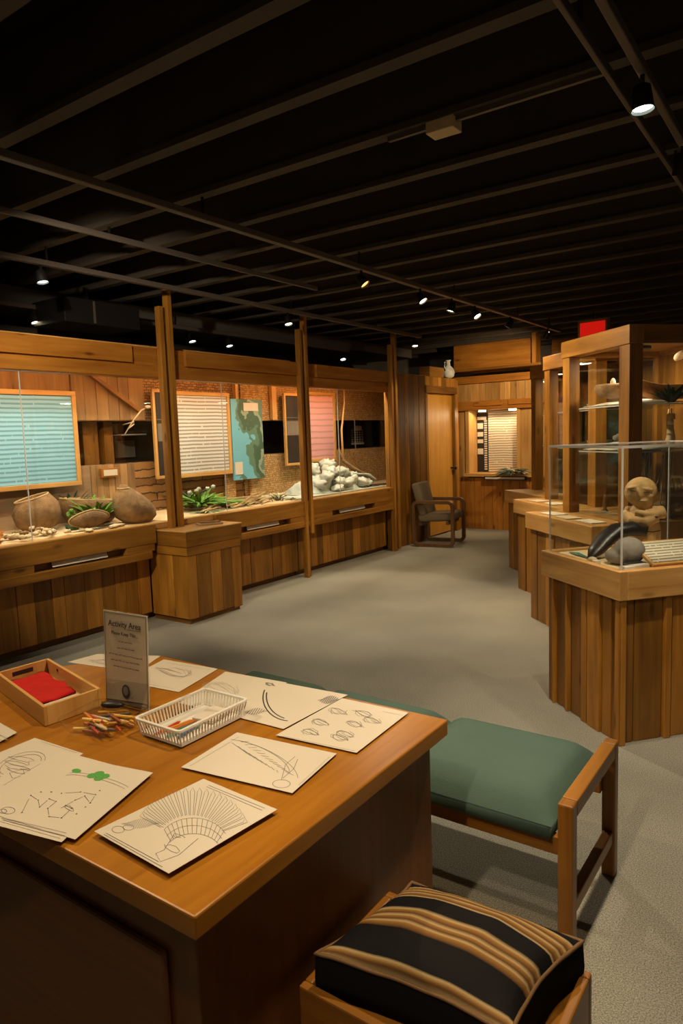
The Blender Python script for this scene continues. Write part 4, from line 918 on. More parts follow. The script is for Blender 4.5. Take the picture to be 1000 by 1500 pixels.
for y0, y1, tn, dp in [(.012, .04, .8, 0), (.05, .11, .15, .02), (.115, .27, .25, .018), (.275, .31, .95, 0), (.32, .52, .9, .014), (.53, .56, .95, 0), (.57, .8, .6, .014)]: mb.bb(SL-.05, SL-.02-dp, y0, y1, .0, .72, g=(0, 0, 1), tone=tn)
mb.bb(.02, .05, .05, SD-.02, 0, .72, g=(0, 0, 1)); mb.bb(.05, SL-.05, .05, SD-.05, 0.01, .72, tone=.2)
mb.build('plank_body', CEDAR, s, bevel=.003)
GI = .035; GT = 1.425
g = MB(); g.bb(GI, GI+.006, GI, SD-GI, .855, GT); g.bb(SL-GI-.006, SL-GI, GI, SD-GI, .855, GT); g.bb(GI+.006, SL-GI-.006, GI, GI+.006, .855, GT); g.bb(GI+.006, SL-GI-.006, SD-GI-.006, SD-GI, .855, GT); gl = g.build('glass_cover', GLASS, s)
gl['_w'] = (0, 0, 0)
MB().bb(GI, SL-GI, GI, SD-GI, GT, GT+.008).build('glass_lid', GLASS, gl)
mb = MB(); e_ = .0035
for x, y in ((GI, GI), (SL-GI, GI), (GI, SD-GI), (SL-GI, SD-GI)): mb.bb(x-e_, x+e_, y-e_, y+e_, .85, GT)
for y in (GI, SD-GI): mb.bb(GI-e_, SL-GI+e_, y-e_, y+e_, GT, GT+.012)
for x in (GI, SL-GI): mb.bb(x-e_, x+e_, GI, SD-GI, GT, GT+.012)
mb.build('glass_edges', GEDGE, gl)
def SW(a, b_, z): 
    c_, s_ = math.cos(SANG), math.sin(SANG); return Vector((SA.x+a*c_-b_*s_, SA.y+a*s_+b_*c_, z))
SR = Matrix.Rotation(SANG, 3, 'Z')
# carved figure: one continuous body
fc = Vector((-.835, 4.03, .846)); facing = Vector((.12, -1, 0)).normalized(); FR = Matrix.Rotation(math.atan2(facing.y, facing.x)+PI/2, 3, 'Z')   # local -y faces viewer
t = thing('carved_figure', fc, 'pale carved wooden figure with folded arms inside the glass covered stand', 'sculpture')
mb = MB()
def fb(x, y, z, rx, ry, rz, rot=None, nz=0): mb.blob(fc+FR @ Vector((x, y, z-.04)), (rx, ry, rz), FR @ rot if rot else FR, nz=nz, seg=18, rings=12)
mb.lathe([(.076, 0), (.082, .03), (.084, .10), (.080, .14), (.07, .17), (.06, .19)], 22, fc)
fb(0, .005, .245, .092, .068, .055)
fb(-.02, -.005, .365, .084, .072, .080, Matrix.Rotation(R(-14), 3, 'Y')); fb(-.004, -.026, .322, .052, .046, .045)
fb(-.022, -.072, .360, .010, .018, .034, Matrix.Rotation(R(-14), 3, 'Y')); fb(-.055, -.058, .392, .034, .016, .009, Matrix.Rotation(R(-12), 3, 'Y')); fb(.012, -.060, .384, .034, .016, .009, Matrix.Rotation(R(10), 3, 'Y'))
fb(-.006, -.070, .320, .024, .010, .006); fb(-.055, -.050, .352, .026, .02, .018); fb(.024, -.050, .345, .024, .02, .018)
def ftube(pts, r): mb.tube([fc+FR @ Vector((p_[0], p_[1], p_[2]-.035)) for p_ in pts], r, 12)
ftube([(-.072, .01, .262), (-.088, -.02, .232), (-.06, -.058, .205), (.02, -.074, .205), (.07, -.058, .228)], [.03, .032, .032, .030, .026])
ftube([(.072, .01, .262), (.086, -.02, .242), (.06, -.060, .240), (.0, -.074, .246), (-.04, -.066, .256)], [.03, .028, .024, .020, .014])
o = mb.build('body', CARVED, t, smooth=True)
md = o.modifiers.new('remesh', 'REMESH'); md.mode = 'VOXEL'; md.voxel_size = .0042; md.use_smooth_shade = True
md = o.modifiers.new('smooth', 'SMOOTH'); md.iterations = 3
mb = MB(); mb.blob(fc+FR @ Vector((-.052, -.070, .336)), (.018, .006, .003), FR); mb.blob(fc+FR @ Vector((.014, -.071, .328)), (.018, .006, .003), FR); mb.blob(fc+FR @ Vector((-.006, -.078, .279)), (.019, .004, .002), FR)
mb.blob(fc+FR @ Vector((.066, -.083, .198)), (.009, .008, .006), FR); mb.build('carved_lines', STICKD, t, smooth=True)
mb = MB(); mb.tube([fc+FR @ Vector((.0, -.085, .12)), fc+FR @ Vector((.05, -.070, .115)), fc+FR @ Vector((.08, -.03, .118))], .0025, 5); mb.build('carved_groove', STICKD, t)
# dark hide flipper
t = thing('hide_mitten', SW(.25, .22, .846), 'black leather flipper shape leaning beside the grey stone in the glass covered stand', 'hide')
P = [SW(.34, .085, .862), SW(.29, .15, .885), SW(.26, .22, .93), SW(.25, .30, .975), SW(.27, .38, .985), SW(.32, .44, .97)]
MB().tube(P, [.018, .045, .060, .066, .066, .045], 14, flat=.6).build('body', LEATHER, t, smooth=True)
t = thing('grey_stone', SW(.44, .17, .846), 'rounded grey stone hat shape standing behind the front glass corner', 'stone')
mb = MB(); mb.blob(SW(.50, .19, .912), (.08, .075, .070), SR @ Matrix.Rotation(R(-12), 3, 'Y'), seg=24, rings=16); mb.blob(SW(.47, .15, .885), (.07, .06, .042), SR, seg=20, rings=12)
o = mb.build('body', STONEG, t, smooth=True); md = o.modifiers.new('remesh', 'REMESH'); md.mode = 'VOXEL'; md.voxel_size = .006; md.use_smooth_shade = True; md = o.modifiers.new('smooth', 'SMOOTH'); md.iterations = 6
MB().blob(SW(.57, .17, .860), (.05, .06, .016), SR).build('base', METALB, t, smooth=True)
c_ = SW(.385, .065, .848); tag(MB().blob(c_+Vector((0, 0, .012)), (.03, .02, .014), SR).build('tan_stone', SHELL, None, smooth=True, loc=c_), 'small tan stone at the foot of the black leather flipper', 'stone')
c_ = SW(.43, .055, .848); tag(MB().box(c_+Vector((0, 0, .008)), (.03, .03, .016), SR).build('label_cube', LABELC, None, bevel=.002, loc=c_), 'small pale block beside the small tan stone', 'block')
c_ = SW(.16, .16, .848); tag(MB().tube([SW(.09, .12, .85), SW(.18, .11, .858), SW(.30, .10, .852)], [.004, .014, .006], 8, flat=.3).build('feather', TEAL, None, smooth=True, loc=c_), 'dark teal feather lying at the left of the glass covered stand', 'feather')
c_ = SW(.632, .125, .848); tag(MB().box(c_+Vector((0, 0, .012)), (.035, .15, .02), SR @ Matrix.Rotation(R(8), 3, 'Z')).build('title_block', LABELC, None, bevel=.002, loc=c_), 'small cream title block at the foot of the glass corner', 'label')
# tilted text tablet
M = SR @ Matrix.Rotation(R(90), 3, 'Z') @ Matrix.Rotation(R(26), 3, 'X'); c_ = SW(.565, .37, .903)
t = bpy.data.objects.new('text_tablet', None); COL.objects.link(t); t.location = c_; t.rotation_euler = M.to_euler(); t['_w'] = (0, 0, 0)
tag(t, 'cream text tablet propped up at the right inside the glass covered stand', 'label')
MB().bb(-.16, .16, -.095, .095, -.008, .008).build('board', PALEW, t, bevel=.003); MB().bb(-.148, .148, -.083, .083, .008, .010).build('text_sheet', TABLETPRINT, t)

# ---------------------------------------------------------------- armchair by the plank wall
CA = R(10); cc = Vector((-4.40, 8.52, 0))
ch = thing('armchair', cc, 'wooden armchair with taupe cushions and looped sled arms beside the door', 'chair', rz=CA, local=True)
# local: +x front, y across
def loop(y):
    x0, x1, z0, z1, r_ = -.27, .27, .022, .60, .06; P = []
    for (cx_, cz_, a0) in ((x1-r_, z1-r_, 0), (x0+r_, z1-r_, 90), (x0+r_, z0+r_, 180), (x1-r_, z0+r_, 270)):
        for q in range(5): a = R(a0+q*22.5); P.append((cx_+r_*math.cos(a), y, cz_+r_*math.sin(a)))
    return P
for y in (-.27, .27): MB().sweep(loop(y), (0, 1, 0), .022, .03, tone=.5).build('arm_frame', CHAIRW, ch, bevel=.004)
mb = MB(); mb.bb(.17, .21, -.25, .25, .30, .34); mb.bb(-.21, -.17, -.25, .25, .28, .32); mb.build('seat_rail', CHAIRW, ch, bevel=.003)
MB().box((.02, 0, .39), (.50, .46, .11), Matrix.Rotation(R(-4), 3, 'Y')).build('seat', TAUPEF, ch, bevel=.035, smooth=True, seg=4)
MB().box((-.21, 0, .63), (.11, .47, .46), Matrix.Rotation(R(-14), 3, 'Y')).build('backrest', TAUPEF, ch, bevel=.035, smooth=True, seg=4)

# planter on booth sill
fern('foliage_arrangement', (-3.93, 10.02, .872), 120, .24, .016, LEAFD, 'low dark foliage arrangement on the sill of the far booth', spread=2.2, up=.9, curl=.4)
fern('foliage_arrangement', (-3.82, 10.0, .872), 50, .20, .012, SHELL, 'pale dried stems at the right end of the far booth sill', spread=2.0, up=.7, curl=.3)

# ---------------------------------------------------------------- desk
TZ = .74
dk = thing('activity_desk', (-1.6, 1.2, 0), 'large honey wood desk covered with colouring sheets in the foreground', 'desk')
poly = [(-.845, .73), (-.848, 1.672), (-2.03, 1.660), (-2.40, 1.22), (-2.40, .73)]
MB().prism(poly, TZ-.045, TZ, g=(0, 1, 0), tone=.5).build('top', DESKT, dk, bevel=.004)
poly = [(-.885, .765), (-.885, 1.635), (-2.01, 1.63), (-2.36, 1.20), (-2.36, .765)]
MB().prism(poly, 0, TZ-.045, g=(0, 0, 1), tone=.5).build('body', DESKB, dk, bevel=.003)
mb = MB(); mb.bb(-2.3, -.96, .752, .766, .02, .61, tone=.4); mb.build('front_panel', DESKB, dk, bevel=.008)

# colouring sheets
ZP = [TZ+.0008]
def px2(p, z): return at(p[0], p[1], 2, z)
def sheet(pix, label, name='colouring_sheet', curl=0):
    """a sheet from its four corners, bilinear"""
    z = ZP[0]; ZP[0] += .0011
    C4 = [px2(p_, z) for p_ in pix]; cen = sum(C4, Vector())/4; t = thing(name, (cen.x, cen.y, z), label, 'paper')
    n = 8; vs = []
    for i in range(n+1):
        for j in range(n+1):
            u, v = i/n, j/n; p_ = (C4[0]*(1-u)+C4[1]*u)*(1-v)+(C4[3]*(1-u)+C4[2]*u)*v
            vs.append(p_+Vector((0, 0, 0)))
    mb = MB(); mb._add(vs, [(i*(n+1)+j, i*(n+1)+j+1, (i+1)*(n+1)+j+1, (i+1)*(n+1)+j) for i in range(n) for j in range(n)], (1, 0, 0))
    o = mb.build('sheet', PAPER, t); md = o.modifiers.new('solid', 'SOLIDIFY'); md.thickness = .0006; md.offset = 1
    return t, z+.0011
def ink(t, z, strokes, mat=PENCIL, w=.0014, name='drawing'):
    mb = MB()
    for st in strokes: mb.strip([px2(p_, z) for p_ in st], w)
    mb.build(name, mat, t)
def hatch(cx_, cy_, sx, sy, n, slant=.6):
    return [[(cx_-sx+2*sx*i/n+slant*sy, cy_-sy*math.sin(PI*(i+.5)/n)), (cx_-sx+2*sx*i/n-slant*sy, cy_+sy*math.sin(PI*(i+.5)/n))] for i in range(n)]
def arc(cx_, cy_, rx, ry, a0, a1, n=16, rot=0):
    o = []
    for i in range(n+1):
        a = R(a0+(a1-a0)*i/n); x, y = rx*math.cos(a), ry*math.sin(a); c_, s_ = math.cos(R(rot)), math.sin(R(rot)); o.append((cx_+x*c_-y*s_, cy_+x*s_+y*c_))
    return o
def scrib(x0, y0, x1, y1, n, amp=4):
    return [[(random.uniform(x0, x1)+random.uniform(-amp, amp), random.uniform(y0, y1)+random.uniform(-amp, amp)) for _ in range(1)]+[] for _ in range(0)]
def squig(cx_, cy_, sx, sy, n=8):
    a = random.uniform(0, 6); P = []
    for i in range(n): P.append((cx_+sx*math.cos(a+i*.8)*random.uniform(.6, 1), cy_+sy*math.sin(a+i*1.0)*random.uniform(.6, 1)))
    return P
def lerp2(a, b_, t_): return (a[0]+(b_[0]-a[0])*t_, a[1]+(b_[1]-a[1])*t_)
# far sheets first (lowest in the stacking)
t, z = sheet([(99, 970), (143, 958), (235, 961), (200, 985)], 'blank white sheet at the back left corner of the desk')
ink(t, z, [squig(150, 970, 22, 5) for _ in range(4)], PENCILL)
t, z = sheet([(240, 966), (319, 980), (262, 1014), (178, 998)], 'faintly drawn sheet on the back edge right behind the sign holder')
ink(t, z, [squig(255, 985, 30, 9) for _ in range(6)]+[[(245, 971), (308, 981)], [(190, 997), (255, 1009)]], PENCILL)
t, z = sheet([(330, 984), (420, 1000), (345, 1049), (262, 1030)], 'sheet partly hidden behind the white plastic basket')
ink(t, z, [squig(325, 1010, 30, 12) for _ in range(5)], PENCILL)
t, z = sheet([(375, 993), (509, 1018), (415, 1068), (318, 1043)], 'sheet with dark curved strokes right behind the white basket')
ink(t, z, [arc(425, 1022, 40, 34, 200, 95, 14), arc(430, 1020, 40, 34, 190, 110, 14)], PENCILD, .004)
ink(t, z, hatch(376, 1042, 15, 5, 9)+[squig(395, 1002, 8, 3) for _ in range(3)], PENCIL, .003)
ink(t, z, hatch(483, 1025, 14, 6, 10), PENCIL, .004, 'shaded_patch')
t, z = sheet([(501, 1023), (598, 1044), (522, 1103), (404, 1077)], 'sheet with small animal sketches at the right back corner of the desk')
st = []
for (x, y) in ((495, 1042), (530, 1045), (470, 1058), (520, 1060), (505, 1075), (455, 1072), (545, 1055), (498, 1080)): st += [squig(x, y, 15, 6) for _ in range(3)]
ink(t, z, st, PENCIL); ink(t, z, [[(414, 1078), (520, 1100)], [(560, 1042), (590, 1048)]], PENCILL)
# middle sheets
t, z = sheet([(347, 1073), (493, 1104), (428, 1162), (265, 1124)], 'sheet with a feather drawing in front of the white basket')
st = [arc(365, 1118, 75, 28, 250, 352, 16, 20), arc(365, 1112, 62, 22, 235, 350, 16, 20)]
for i in range(12): p0 = lerp2((352, 1087), (418, 1130), i/11); st.append([p0, (p0[0]+12, p0[1]-1+i*.6)])
for i in range(9): p0 = lerp2((340, 1088), (405, 1128), i/8); st.append([p0, lerp2(p0, (412, 1140), .3)])
st += [arc(412, 1148, 13, 6, 0, 360), [(412, 1142), (418, 1120), (432, 1108)], [(414, 1140), (430, 1126), (436, 1112)]]
ink(t, z, st, PENCIL); ink(t, z, [[(278, 1122), (350, 1079)], [(483, 1108), (437, 1150)]], PENCILL)
t, z = sheet([(-40, 1056), (0, 1059), (25, 1073), (-30, 1103)], 'sheet cut off by the left edge of the photo')
ink(t, z, [squig(0, 1080, 14, 5) for _ in range(3)], PENCILL)
t, z = sheet([(51, 1081), (122, 1104), (-6, 1178), (-90, 1140)], 'sheet with a house like drawing left of the dotted sheet')
st = [arc(30, 1120, 38, 16, 150, 380, 14, -18), arc(30, 1120, 32, 12, 150, 380, 14, -18)]+[squig(28, 1112+k_*6, 24, 5) for k_ in range(4)]+[[(14, 1132), (34, 1127), (36, 1136), (18, 1140), (14, 1132)]]
ink(t, z, st, PENCIL); ink(t, z, [[(60, 1086), (113, 1103)], [(5, 1150), (60, 1118)]], PENCILL)
t, z = sheet([(90, 1100), (200, 1130), (90, 1234), (-60, 1195)], 'sheet peeking out under the dotted sheet')
ink(t, z, [[(0, 1203), (88, 1228)]], PENCILL)
t, z = sheet([(116, 1111), (224, 1132), (110, 1230), (-25, 1188)], 'sheet with dotted outlines and two green shapes at the front left')
st = [[(random.uniform(60, 150), random.uniform(1155, 1185)) for _ in range(2)] for _ in range(0)]
pts = [(32, 1190), (45, 1165), (56, 1172), (58, 1182), (72, 1170), (82, 1174), (70, 1184), (72, 1196), (90, 1198), (105, 1184), (96, 1180), (110, 1172), (124, 1166), (132, 1176), (140, 1164), (118, 1160), (90, 1162)]
for a_, b2 in zip(pts[:-1], pts[1:]): st.append([a_, lerp2(a_, b2, .8)])
st += [squig(100, 1184, 12, 5), arc(12, 1187, 10, 5, 0, 360), arc(4, 1188, 6, 3, 0, 360)]
ink(t, z, st, PENCIL)
mb = MB()
for p_ in pts+[(60, 1160), (75, 1160), (125, 1182), (112, 1192), (146, 1158)]: c_ = px2(p_, z); mb.quad([c_+Vector((.002*math.cos(a), .002*math.sin(a), .0001)) for a in [k_*PI/3 for k_ in range(6)]])
mb.build('dots', PENCILD, t)
mb = MB(); c_ = px2((112, 1129), z); mb.quad([c_+Vector((.014*math.cos(a), .009*math.sin(a), .0001)) for a in [k_*PI/6 for k_ in range(12)]]); mb.build('green_shape', GREENINK, t); mb = MB()
for dx, dy in ((-10, -1), (0, -4), (8, 0), (0, 3)): c_ = px2((145+dx, 1137+dy), z); mb.quad([c_+Vector((.013*math.cos(a), .012*math.sin(a), .0001+abs(dx)*1e-5)) for a in [k_*PI/5 for k_ in range(10)]])
mb.build('green_shape', GREENINK, t)
ink(t, z, [arc(145, 1145, 46, 8, 190, 340, 12, 14), arc(140, 1148, 46, 8, 190, 340, 12, 14), [(4, 1200), (95, 1224)], [(2, 1197), (97, 1220)]], PENCILL, .002)
t, z = sheet([(298, 1141), (406, 1186), (247, 1280), (138, 1218)], 'sheet with a feather headdress drawing, nearest the front edge of the desk')
st = []; 
O_ = (262, 1222)
for i in range(20):
    f = i/19; a = 215+f*118; b0 = arc(280, 1236, 52, 42, a, a, 1)[0]; L_ = 38+10*math.sin(f*PI)
    ra = R(a+8-16*f); tip = (b0[0]+L_*1.05*math.cos(ra), b0[1]+L_*.85*math.sin(ra)); w_ = 3.2
    st.append([(b0[0]-w_*.6, b0[1]), (tip[0]-w_, tip[1]+6), tip, (tip[0]+w_, tip[1]+6), (b0[0]+w_*.6, b0[1])])
st += [arc(283, 1238, 52, 40, 215, 335, 18), arc(283, 1242, 46, 33, 212, 335, 18), arc(283, 1247, 40, 26, 210, 335, 18)]
for i in range(14): a = 215+i*8.8; st.append([arc(283, 1238, 52, 40, a, a, 1)[0], arc(283, 1247, 40, 26, a, a, 1)[0]])
st += [[(255, 1222), (240, 1245), (228, 1250), (235, 1262), (262, 1252), (290, 1228)], squig(250, 1243, 14, 8), squig(262, 1224, 12, 4), arc(173, 1215, 9, 5, 0, 360), arc(188, 1212, 8, 4, 0, 360)]
ink(t, z, st, PENCIL, .0012)
ink(t, z, [[(305, 1150), (388, 1184)], [(302, 1152), (384, 1187)], [(152, 1222), (238, 1270)], [(155, 1220), (232, 1262)]], PENCIL, .0014)
ink(t, z, hatch(208, 1206, 26, 7, 18), PENCILL, .002, 'shading')

# wooden tray with red felt and cards
def P2(px, py, z=TZ): return at(px, py, 2, z)
a0 = P2(66, 1064); ang = math.atan2(.195, -.008)
# tray rectangle corners measured on the desk: front right corner, width .20 (y), length .44 (x)
tr0 = Vector((-1.795, 1.052)); ux = Vector((-.97, .215)).normalized(); uy = Vector((.075, .997)).normalized()
tray = thing('wooden_tray', (tr0.x, tr0.y, TZ), 'open pale wooden tray holding red felt, at the left edge of the desk', 'tray')
def TP(a, b_, z): q = tr0+ux*a+uy*b_; return Vector((q.x, q.y, z))
def slab(mb, a0_, a1_, b0_, b1_, z0, z1, tone=None):
    vs = [TP(a, b_, z) for z in (z0, z1) for (a, b_) in ((a0_, b0_), (a1_, b0_), (a1_, b1_), (a0_, b1_))]
    mb._add(vs, [(3, 2, 1, 0), (4, 5, 6, 7), (0, 1, 5, 4), (1, 2, 6, 5), (2, 3, 7, 6), (3, 0, 4, 7)], (ux.x, ux.y, 0), tone)
TL, TWD, TH = .43, .18, .058
mb = MB(); slab(mb, 0, TL, 0, .010, TZ+.001, TZ+TH, .6); slab(mb, 0, TL, TWD-.010, TWD, TZ+.001, TZ+TH, .7); slab(mb, 0, .010, .010, TWD-.01, TZ+.001, TZ+TH, .5); slab(mb, TL-.01, TL, .01, TWD-.01, TZ+.001, TZ+TH, .5); slab(mb, .01, TL-.01, .01, TWD-.01, TZ+.001, TZ+.008, .6)
mb.build('box', PALEW, tray, bevel=.0015)
mb = MB(); slab(mb, TL-.0115, TL-.0105, .05, .12, TZ+.032, TZ+.046); mb.build('hand_hole', DARKG, tray); mb = MB(); slab(mb, .32, .33, TWD-.0115, TWD-.0105, TZ+.038, TZ+.046); mb.build('screw', DARKG, tray)
mb = MB(); slab(mb, .02, .13, .015, TWD-.02, TZ+.012, TZ+.016); tag(mb.build('white_card', PAPER, None, loc=TP(.07, .1, TZ)), 'white card lying in the right half of the wooden tray', 'card')
mb = MB(); slab(mb, .075, .08, .10, .13, TZ+.0165, TZ+.019); tag(mb.build('hair_clip', METALB, None, loc=TP(.07, .1, TZ+.016)), 'tiny dark clip on the white card in the wooden tray', 'clip')
mb = MB(); n = 16; vs = []
for i in range(n+1):
    for j in range(n+1):
        u, v = i/n, j/n; a = .135+.275*u+.012*noise.noise(Vector((v*3, 1, 0))); b_ = .02+.135*v+.015*noise.noise(Vector((u*4, 2, 0)))
        vs.append(TP(a, b_, TZ+.022+.010*abs(noise.noise(Vector((u*4, v*4, 5))))))
mb._add(vs, [(i*(n+1)+j, i*(n+1)+j+1, (i+1)*(n+1)+j+1, (i+1)*(n+1)+j) for i in range(n) for j in range(n)], (1, 0, 0)); o = mb.build('red_felt', REDC, None, smooth=True, loc=TP(.2, .1, TZ+.01)); md = o.modifiers.new('solid', 'SOLIDIFY'); md.thickness = .008
tag(o, 'crumpled bright red felt piece in the wooden tray', 'cloth')

# clear clamshell tray with crayons
cb = Vector((-1.635, 1.135, TZ)); t = thing('clear_plastic_box', cb, 'clear plastic clamshell full of crayons in front of the sign holder', 'box')
def rrect(cx_, cy_, w, h, r_, ang=0, n=5):
    P = []
    for (sx, sy, a0_) in ((1, 1, 0), (-1, 1, 90), (-1, -1, 180), (1, -1, 270)):
        for q in range(n): a = R(a0_+q*90/(n-1)); P.append((sx*(w/2-r_)+r_*math.cos(a), sy*(h/2-r_)+r_*math.sin(a)))
    c_, s_ = math.cos(ang), math.sin(ang); return [(cx_+x*c_-y*s_, cy_+x*s_+y*c_) for x, y in P]
def shell_(w, h, z0, z1, flare, mat, nm, parent, th=.0012):
    lo_ = rrect(cb.x, cb.y, w-flare, h-flare, .03, R(12)); hi = rrect(cb.x, cb.y, w, h, .03, R(12)); n = len(lo_); m2 = MB()
    vs = [Vector((x, y, z0)) for x, y in lo_]+[Vector((x, y, z1)) for x, y in hi]
    m2._add(vs, [tuple(range(n))[::-1]]+[(i, (i+1) % n, n+(i+1) % n, n+i) for i in range(n)], (0, 0, 1)); o = m2.build(nm, mat, parent, smooth=False); return o
shell_(.19, .18, TZ+.0045, TZ+.045, .04, PLASTIC, 'base', t)
MB().tube([Vector((x, y, TZ+.045)) for x, y in rrect(cb.x, cb.y, .19, .18, .03, R(12))], .002, 6, closed=True).build('rim', PLASTIC, t, smooth=True)
lid = MB(); lidc = Vector((cb.x-.02, cb.y+.10, TZ+.075)); M = Matrix.Rotation(R(12), 3, 'Z') @ Matrix.Rotation(R(55), 3, 'X')
lid.box(lidc+Vector((0, -.03, -.01)), (.17, .09, .002), M); lid.build('lid', PLASTIC, t)
crc = [rgb(h) for h in ('d9a63a', 'c87a2a', 'b03a22', 'e6c25a', '8c4a26', 'd8a070', 'c0b090', 'c8b48a', 'b8862e', '4a4440')]
def crayon(c_, d_, L_, colr, label, group, flat=False):
    nm = 'crayon_%02x%02x%02x' % tuple(int(x*255) for x in colr[:3])
    mt = MATS.get(nm) or plain(nm, colr, .5)
    a, b2 = Vector(c_)-Vector(d_)*L_/2, Vector(c_)+Vector(d_)*L_/2; dd_ = Vector(d_)
    t = thing('crayon', a, label, 'crayon', group)
    MB().tube([a, b2], .0042, 8).build('stick', mt, t, smooth=False); MB().tube([b2, b2+dd_*.003, b2+dd_*.009], [.0042, .0030, .0012], 8).build('tip', mt, t); return t
for i in range(24):
    a = R(12)+random.uniform(-.6, .6)
    crayon((cb.x+random.uniform(-.035, .035), cb.y+random.uniform(-.05, .05), TZ+.012+.0085*(i//7)), (math.cos(a), math.sin(a), 0), .075, crc[i % len(crc)], 'crayon in the pile inside the clear plastic box', 'crayons in the clear plastic box')
o = MB().blob((cb.x-.03, cb.y+.05, TZ+.046), (.035, .014, .010), Matrix.Rotation(R(30), 3, 'Z')).build('eraser', METALB, None, smooth=True, loc=(cb.x-.03, cb.y+.05, TZ+.046)); tag(o, 'dark oval eraser on top of the crayon pile in the clear box', 'eraser')

# white plastic basket
bk0 = Vector((-1.427, 1.272)); BW, BL_ = .172, .255; t = thing('plastic_basket', (bk0.x, bk0.y, TZ), 'white slatted plastic basket in the middle of the desk', 'basket')
Z0, Z1 = TZ+.0055, TZ+.052
def BP(x, y, z, k=1.0): return Vector((bk0.x+x*BW/2*k, bk0.y+y*BL_/2*k, z))
mb = MB(); mb.bb(bk0.x-BW/2*.90, bk0.x+BW/2*.90, bk0.y-BL_/2*.90, bk0.y+BL_/2*.90, Z0, Z0+.003)
for sx, sy in ((1, 0), (-1, 0), (0, 1), (0, -1)):
    if sx: mb.bar(BP(sx, -1, Z0+.004, .90), BP(sx, 1, Z0+.004, .90), .003, .008)
    else: mb.bar(BP(-1, sy, Z0+.004, .90), BP(1, sy, Z0+.004, .90), .003, .008)
mb.build('base', WHITEP, t)
mb = MB(); P = [Vector((x, y, Z1)) for x, y in rrect(bk0.x, bk0.y, BW, BL_, .012)]
mb.sweep(P, (0, 0, 1), .0045, .0028).build('rim', WHITEP, t)
mb = MB()
for i in range(23):
    f = -1+2*i/22; [mb.bar(BP(sx, f, Z0+.003, .90), BP(sx, f, Z1, .985), .0045, .0018, up=(1, 0, 0)) for sx in (-1, 1)]
for i in range(15):
    f = -1+2*i/14; [mb.bar(BP(f, sy, Z0+.003, .90), BP(f, sy, Z1, .985), .0018, .0045, up=(1, 0, 0)) for sy in (-1, 1)]
mb.build('slats', WHITEP, t)
for i, (dx, dy, an, colr, lab) in enumerate([(-.02, -.045, 82, 'd08a34', 'orange pencil stub lying in the white basket'), (-.005, -.04, 85, 'b8682a', 'brown pencil stub lying in the white basket'), (.010, -.03, 80, '2c6f5e', 'dark green pencil lying in the white basket'), (.022, -.06, 75, '3a9a8c', 'teal pencil lying at the near end of the white basket'), (-.03, -.07, 95, 'b83a20', 'red pencil stub at the near left corner of the white basket'), (.035, -.05, 100, '356a9a', 'blue pencil at the near right side of the white basket')]):
    a = R(an); crayon((bk0.x+dx, bk0.y+dy, Z0+.009), (math.cos(a), math.sin(a), 0), .09, rgb(colr), lab, None)
o = MB().box((bk0.x+.01, bk0.y+.06, Z0+.010), (.07, .09, .010), Matrix.Rotation(R(10), 3, 'Z')).build('paper_slips', PAPER, None, bevel=.002, loc=(bk0.x, bk0.y+.06, Z0+.01)); tag(o, 'small white pad in the far end of the white basket', 'pad')

# sign holder with the activity notice
sA, sB = at(153, 1033, 2, TZ+.006), at(226, 1038, 2, TZ+.006); dv = (sB-sA); wS = dv.length; hS = .285
t = bpy.data.objects.new('sign_holder', None); COL.objects.link(t); t['_w'] = (0, 0, 0)
t.location = (-1.705, 1.265, TZ+.006); t.rotation_euler = (0, 0, R(4)); tag(t, 'upright acrylic sign holder with a printed notice headed Activity Area', 'sign')
# local: x across, -y faces viewer, leaning back slightly
LM = Matrix.Rotation(R(-3), 4, 'X')
def LT(mb): mb.v = [LM @ p_ for p_ in mb.v]; return mb
wS = .192
LT(MB().bb(-wS/2, wS/2, -.003, -.001, 0, hS)).build('front_sheet', PLASTIC, t); LT(MB().bb(-wS/2, wS/2, .002, .004, 0, hS)).build('back_sheet', PLASTIC, t)
NOTP = plain('notice_paper', rgb('efe6d6'), .7)
LT(MB().bb(-wS/2+.003, wS/2-.003, -.0005, .001, .003, hS-.003)).build('notice', NOTP, t)
mb = MB(); mb.box((0, -.045, .001), (wS, .10, .002)); mb.build('foot', PLASTIC, t)
mb = MB(); m_ = .007; e_ = .0009; yy = -.0012
for (x0, x1, z0, z1) in ((-wS/2+m_, wS/2-m_, hS-m_-e_*2, hS-m_), (-wS/2+m_, wS/2-m_, m_, m_+e_*2), (-wS/2+m_, -wS/2+m_+e_*2, m_, hS-m_), (wS/2-m_-e_*2, wS/2-m_, m_, hS-m_)): mb.bb(x0, x1, yy-.0004, yy, z0, z1)
LT(mb).build('border', PENCIL, t)
def tl(s_, size, z, mat=PENCILD): text(s_, size, LM @ Matrix.Translation((0, -.0036, z)) @ Matrix.Rotation(R(90), 4, 'X'), mat, t)
tl('Activity Area', .026, .246); mb = MB(); mb.bb(.012, .068, -.0036, -.0032, .2325, .2338); LT(mb).build('underline', PENCILD, t)
tl('Please Keep This...', .0150, .218)
mb = MB()
for (zz, hw) in ((.194, .028), (.174, .034), (.153, .070), (.135, .062), (.117, .052)):     # rows of print too small to read
    x_ = -hw
    while x_ < hw-.004:
        w_ = random.uniform(.006, .016); mb.strip([Vector((x_+w_*q/4, -.0034, zz+random.uniform(-.0012, .0012))) for q in range(5)], .0028, (0, -1, 0)); x_ += w_+.003
LT(mb).build('small_print', PENCIL, t)
mb = MB(); mb.blob((0, -.0038, .045), (.017, .0006, .021), seg=20); LT(mb).build('emblem', PENCILD, t); mb = MB(); mb.blob((0, -.0044, .047), (.011, .0005, .014), seg=20); LT(mb).build('emblem_centre', PENCIL, t)

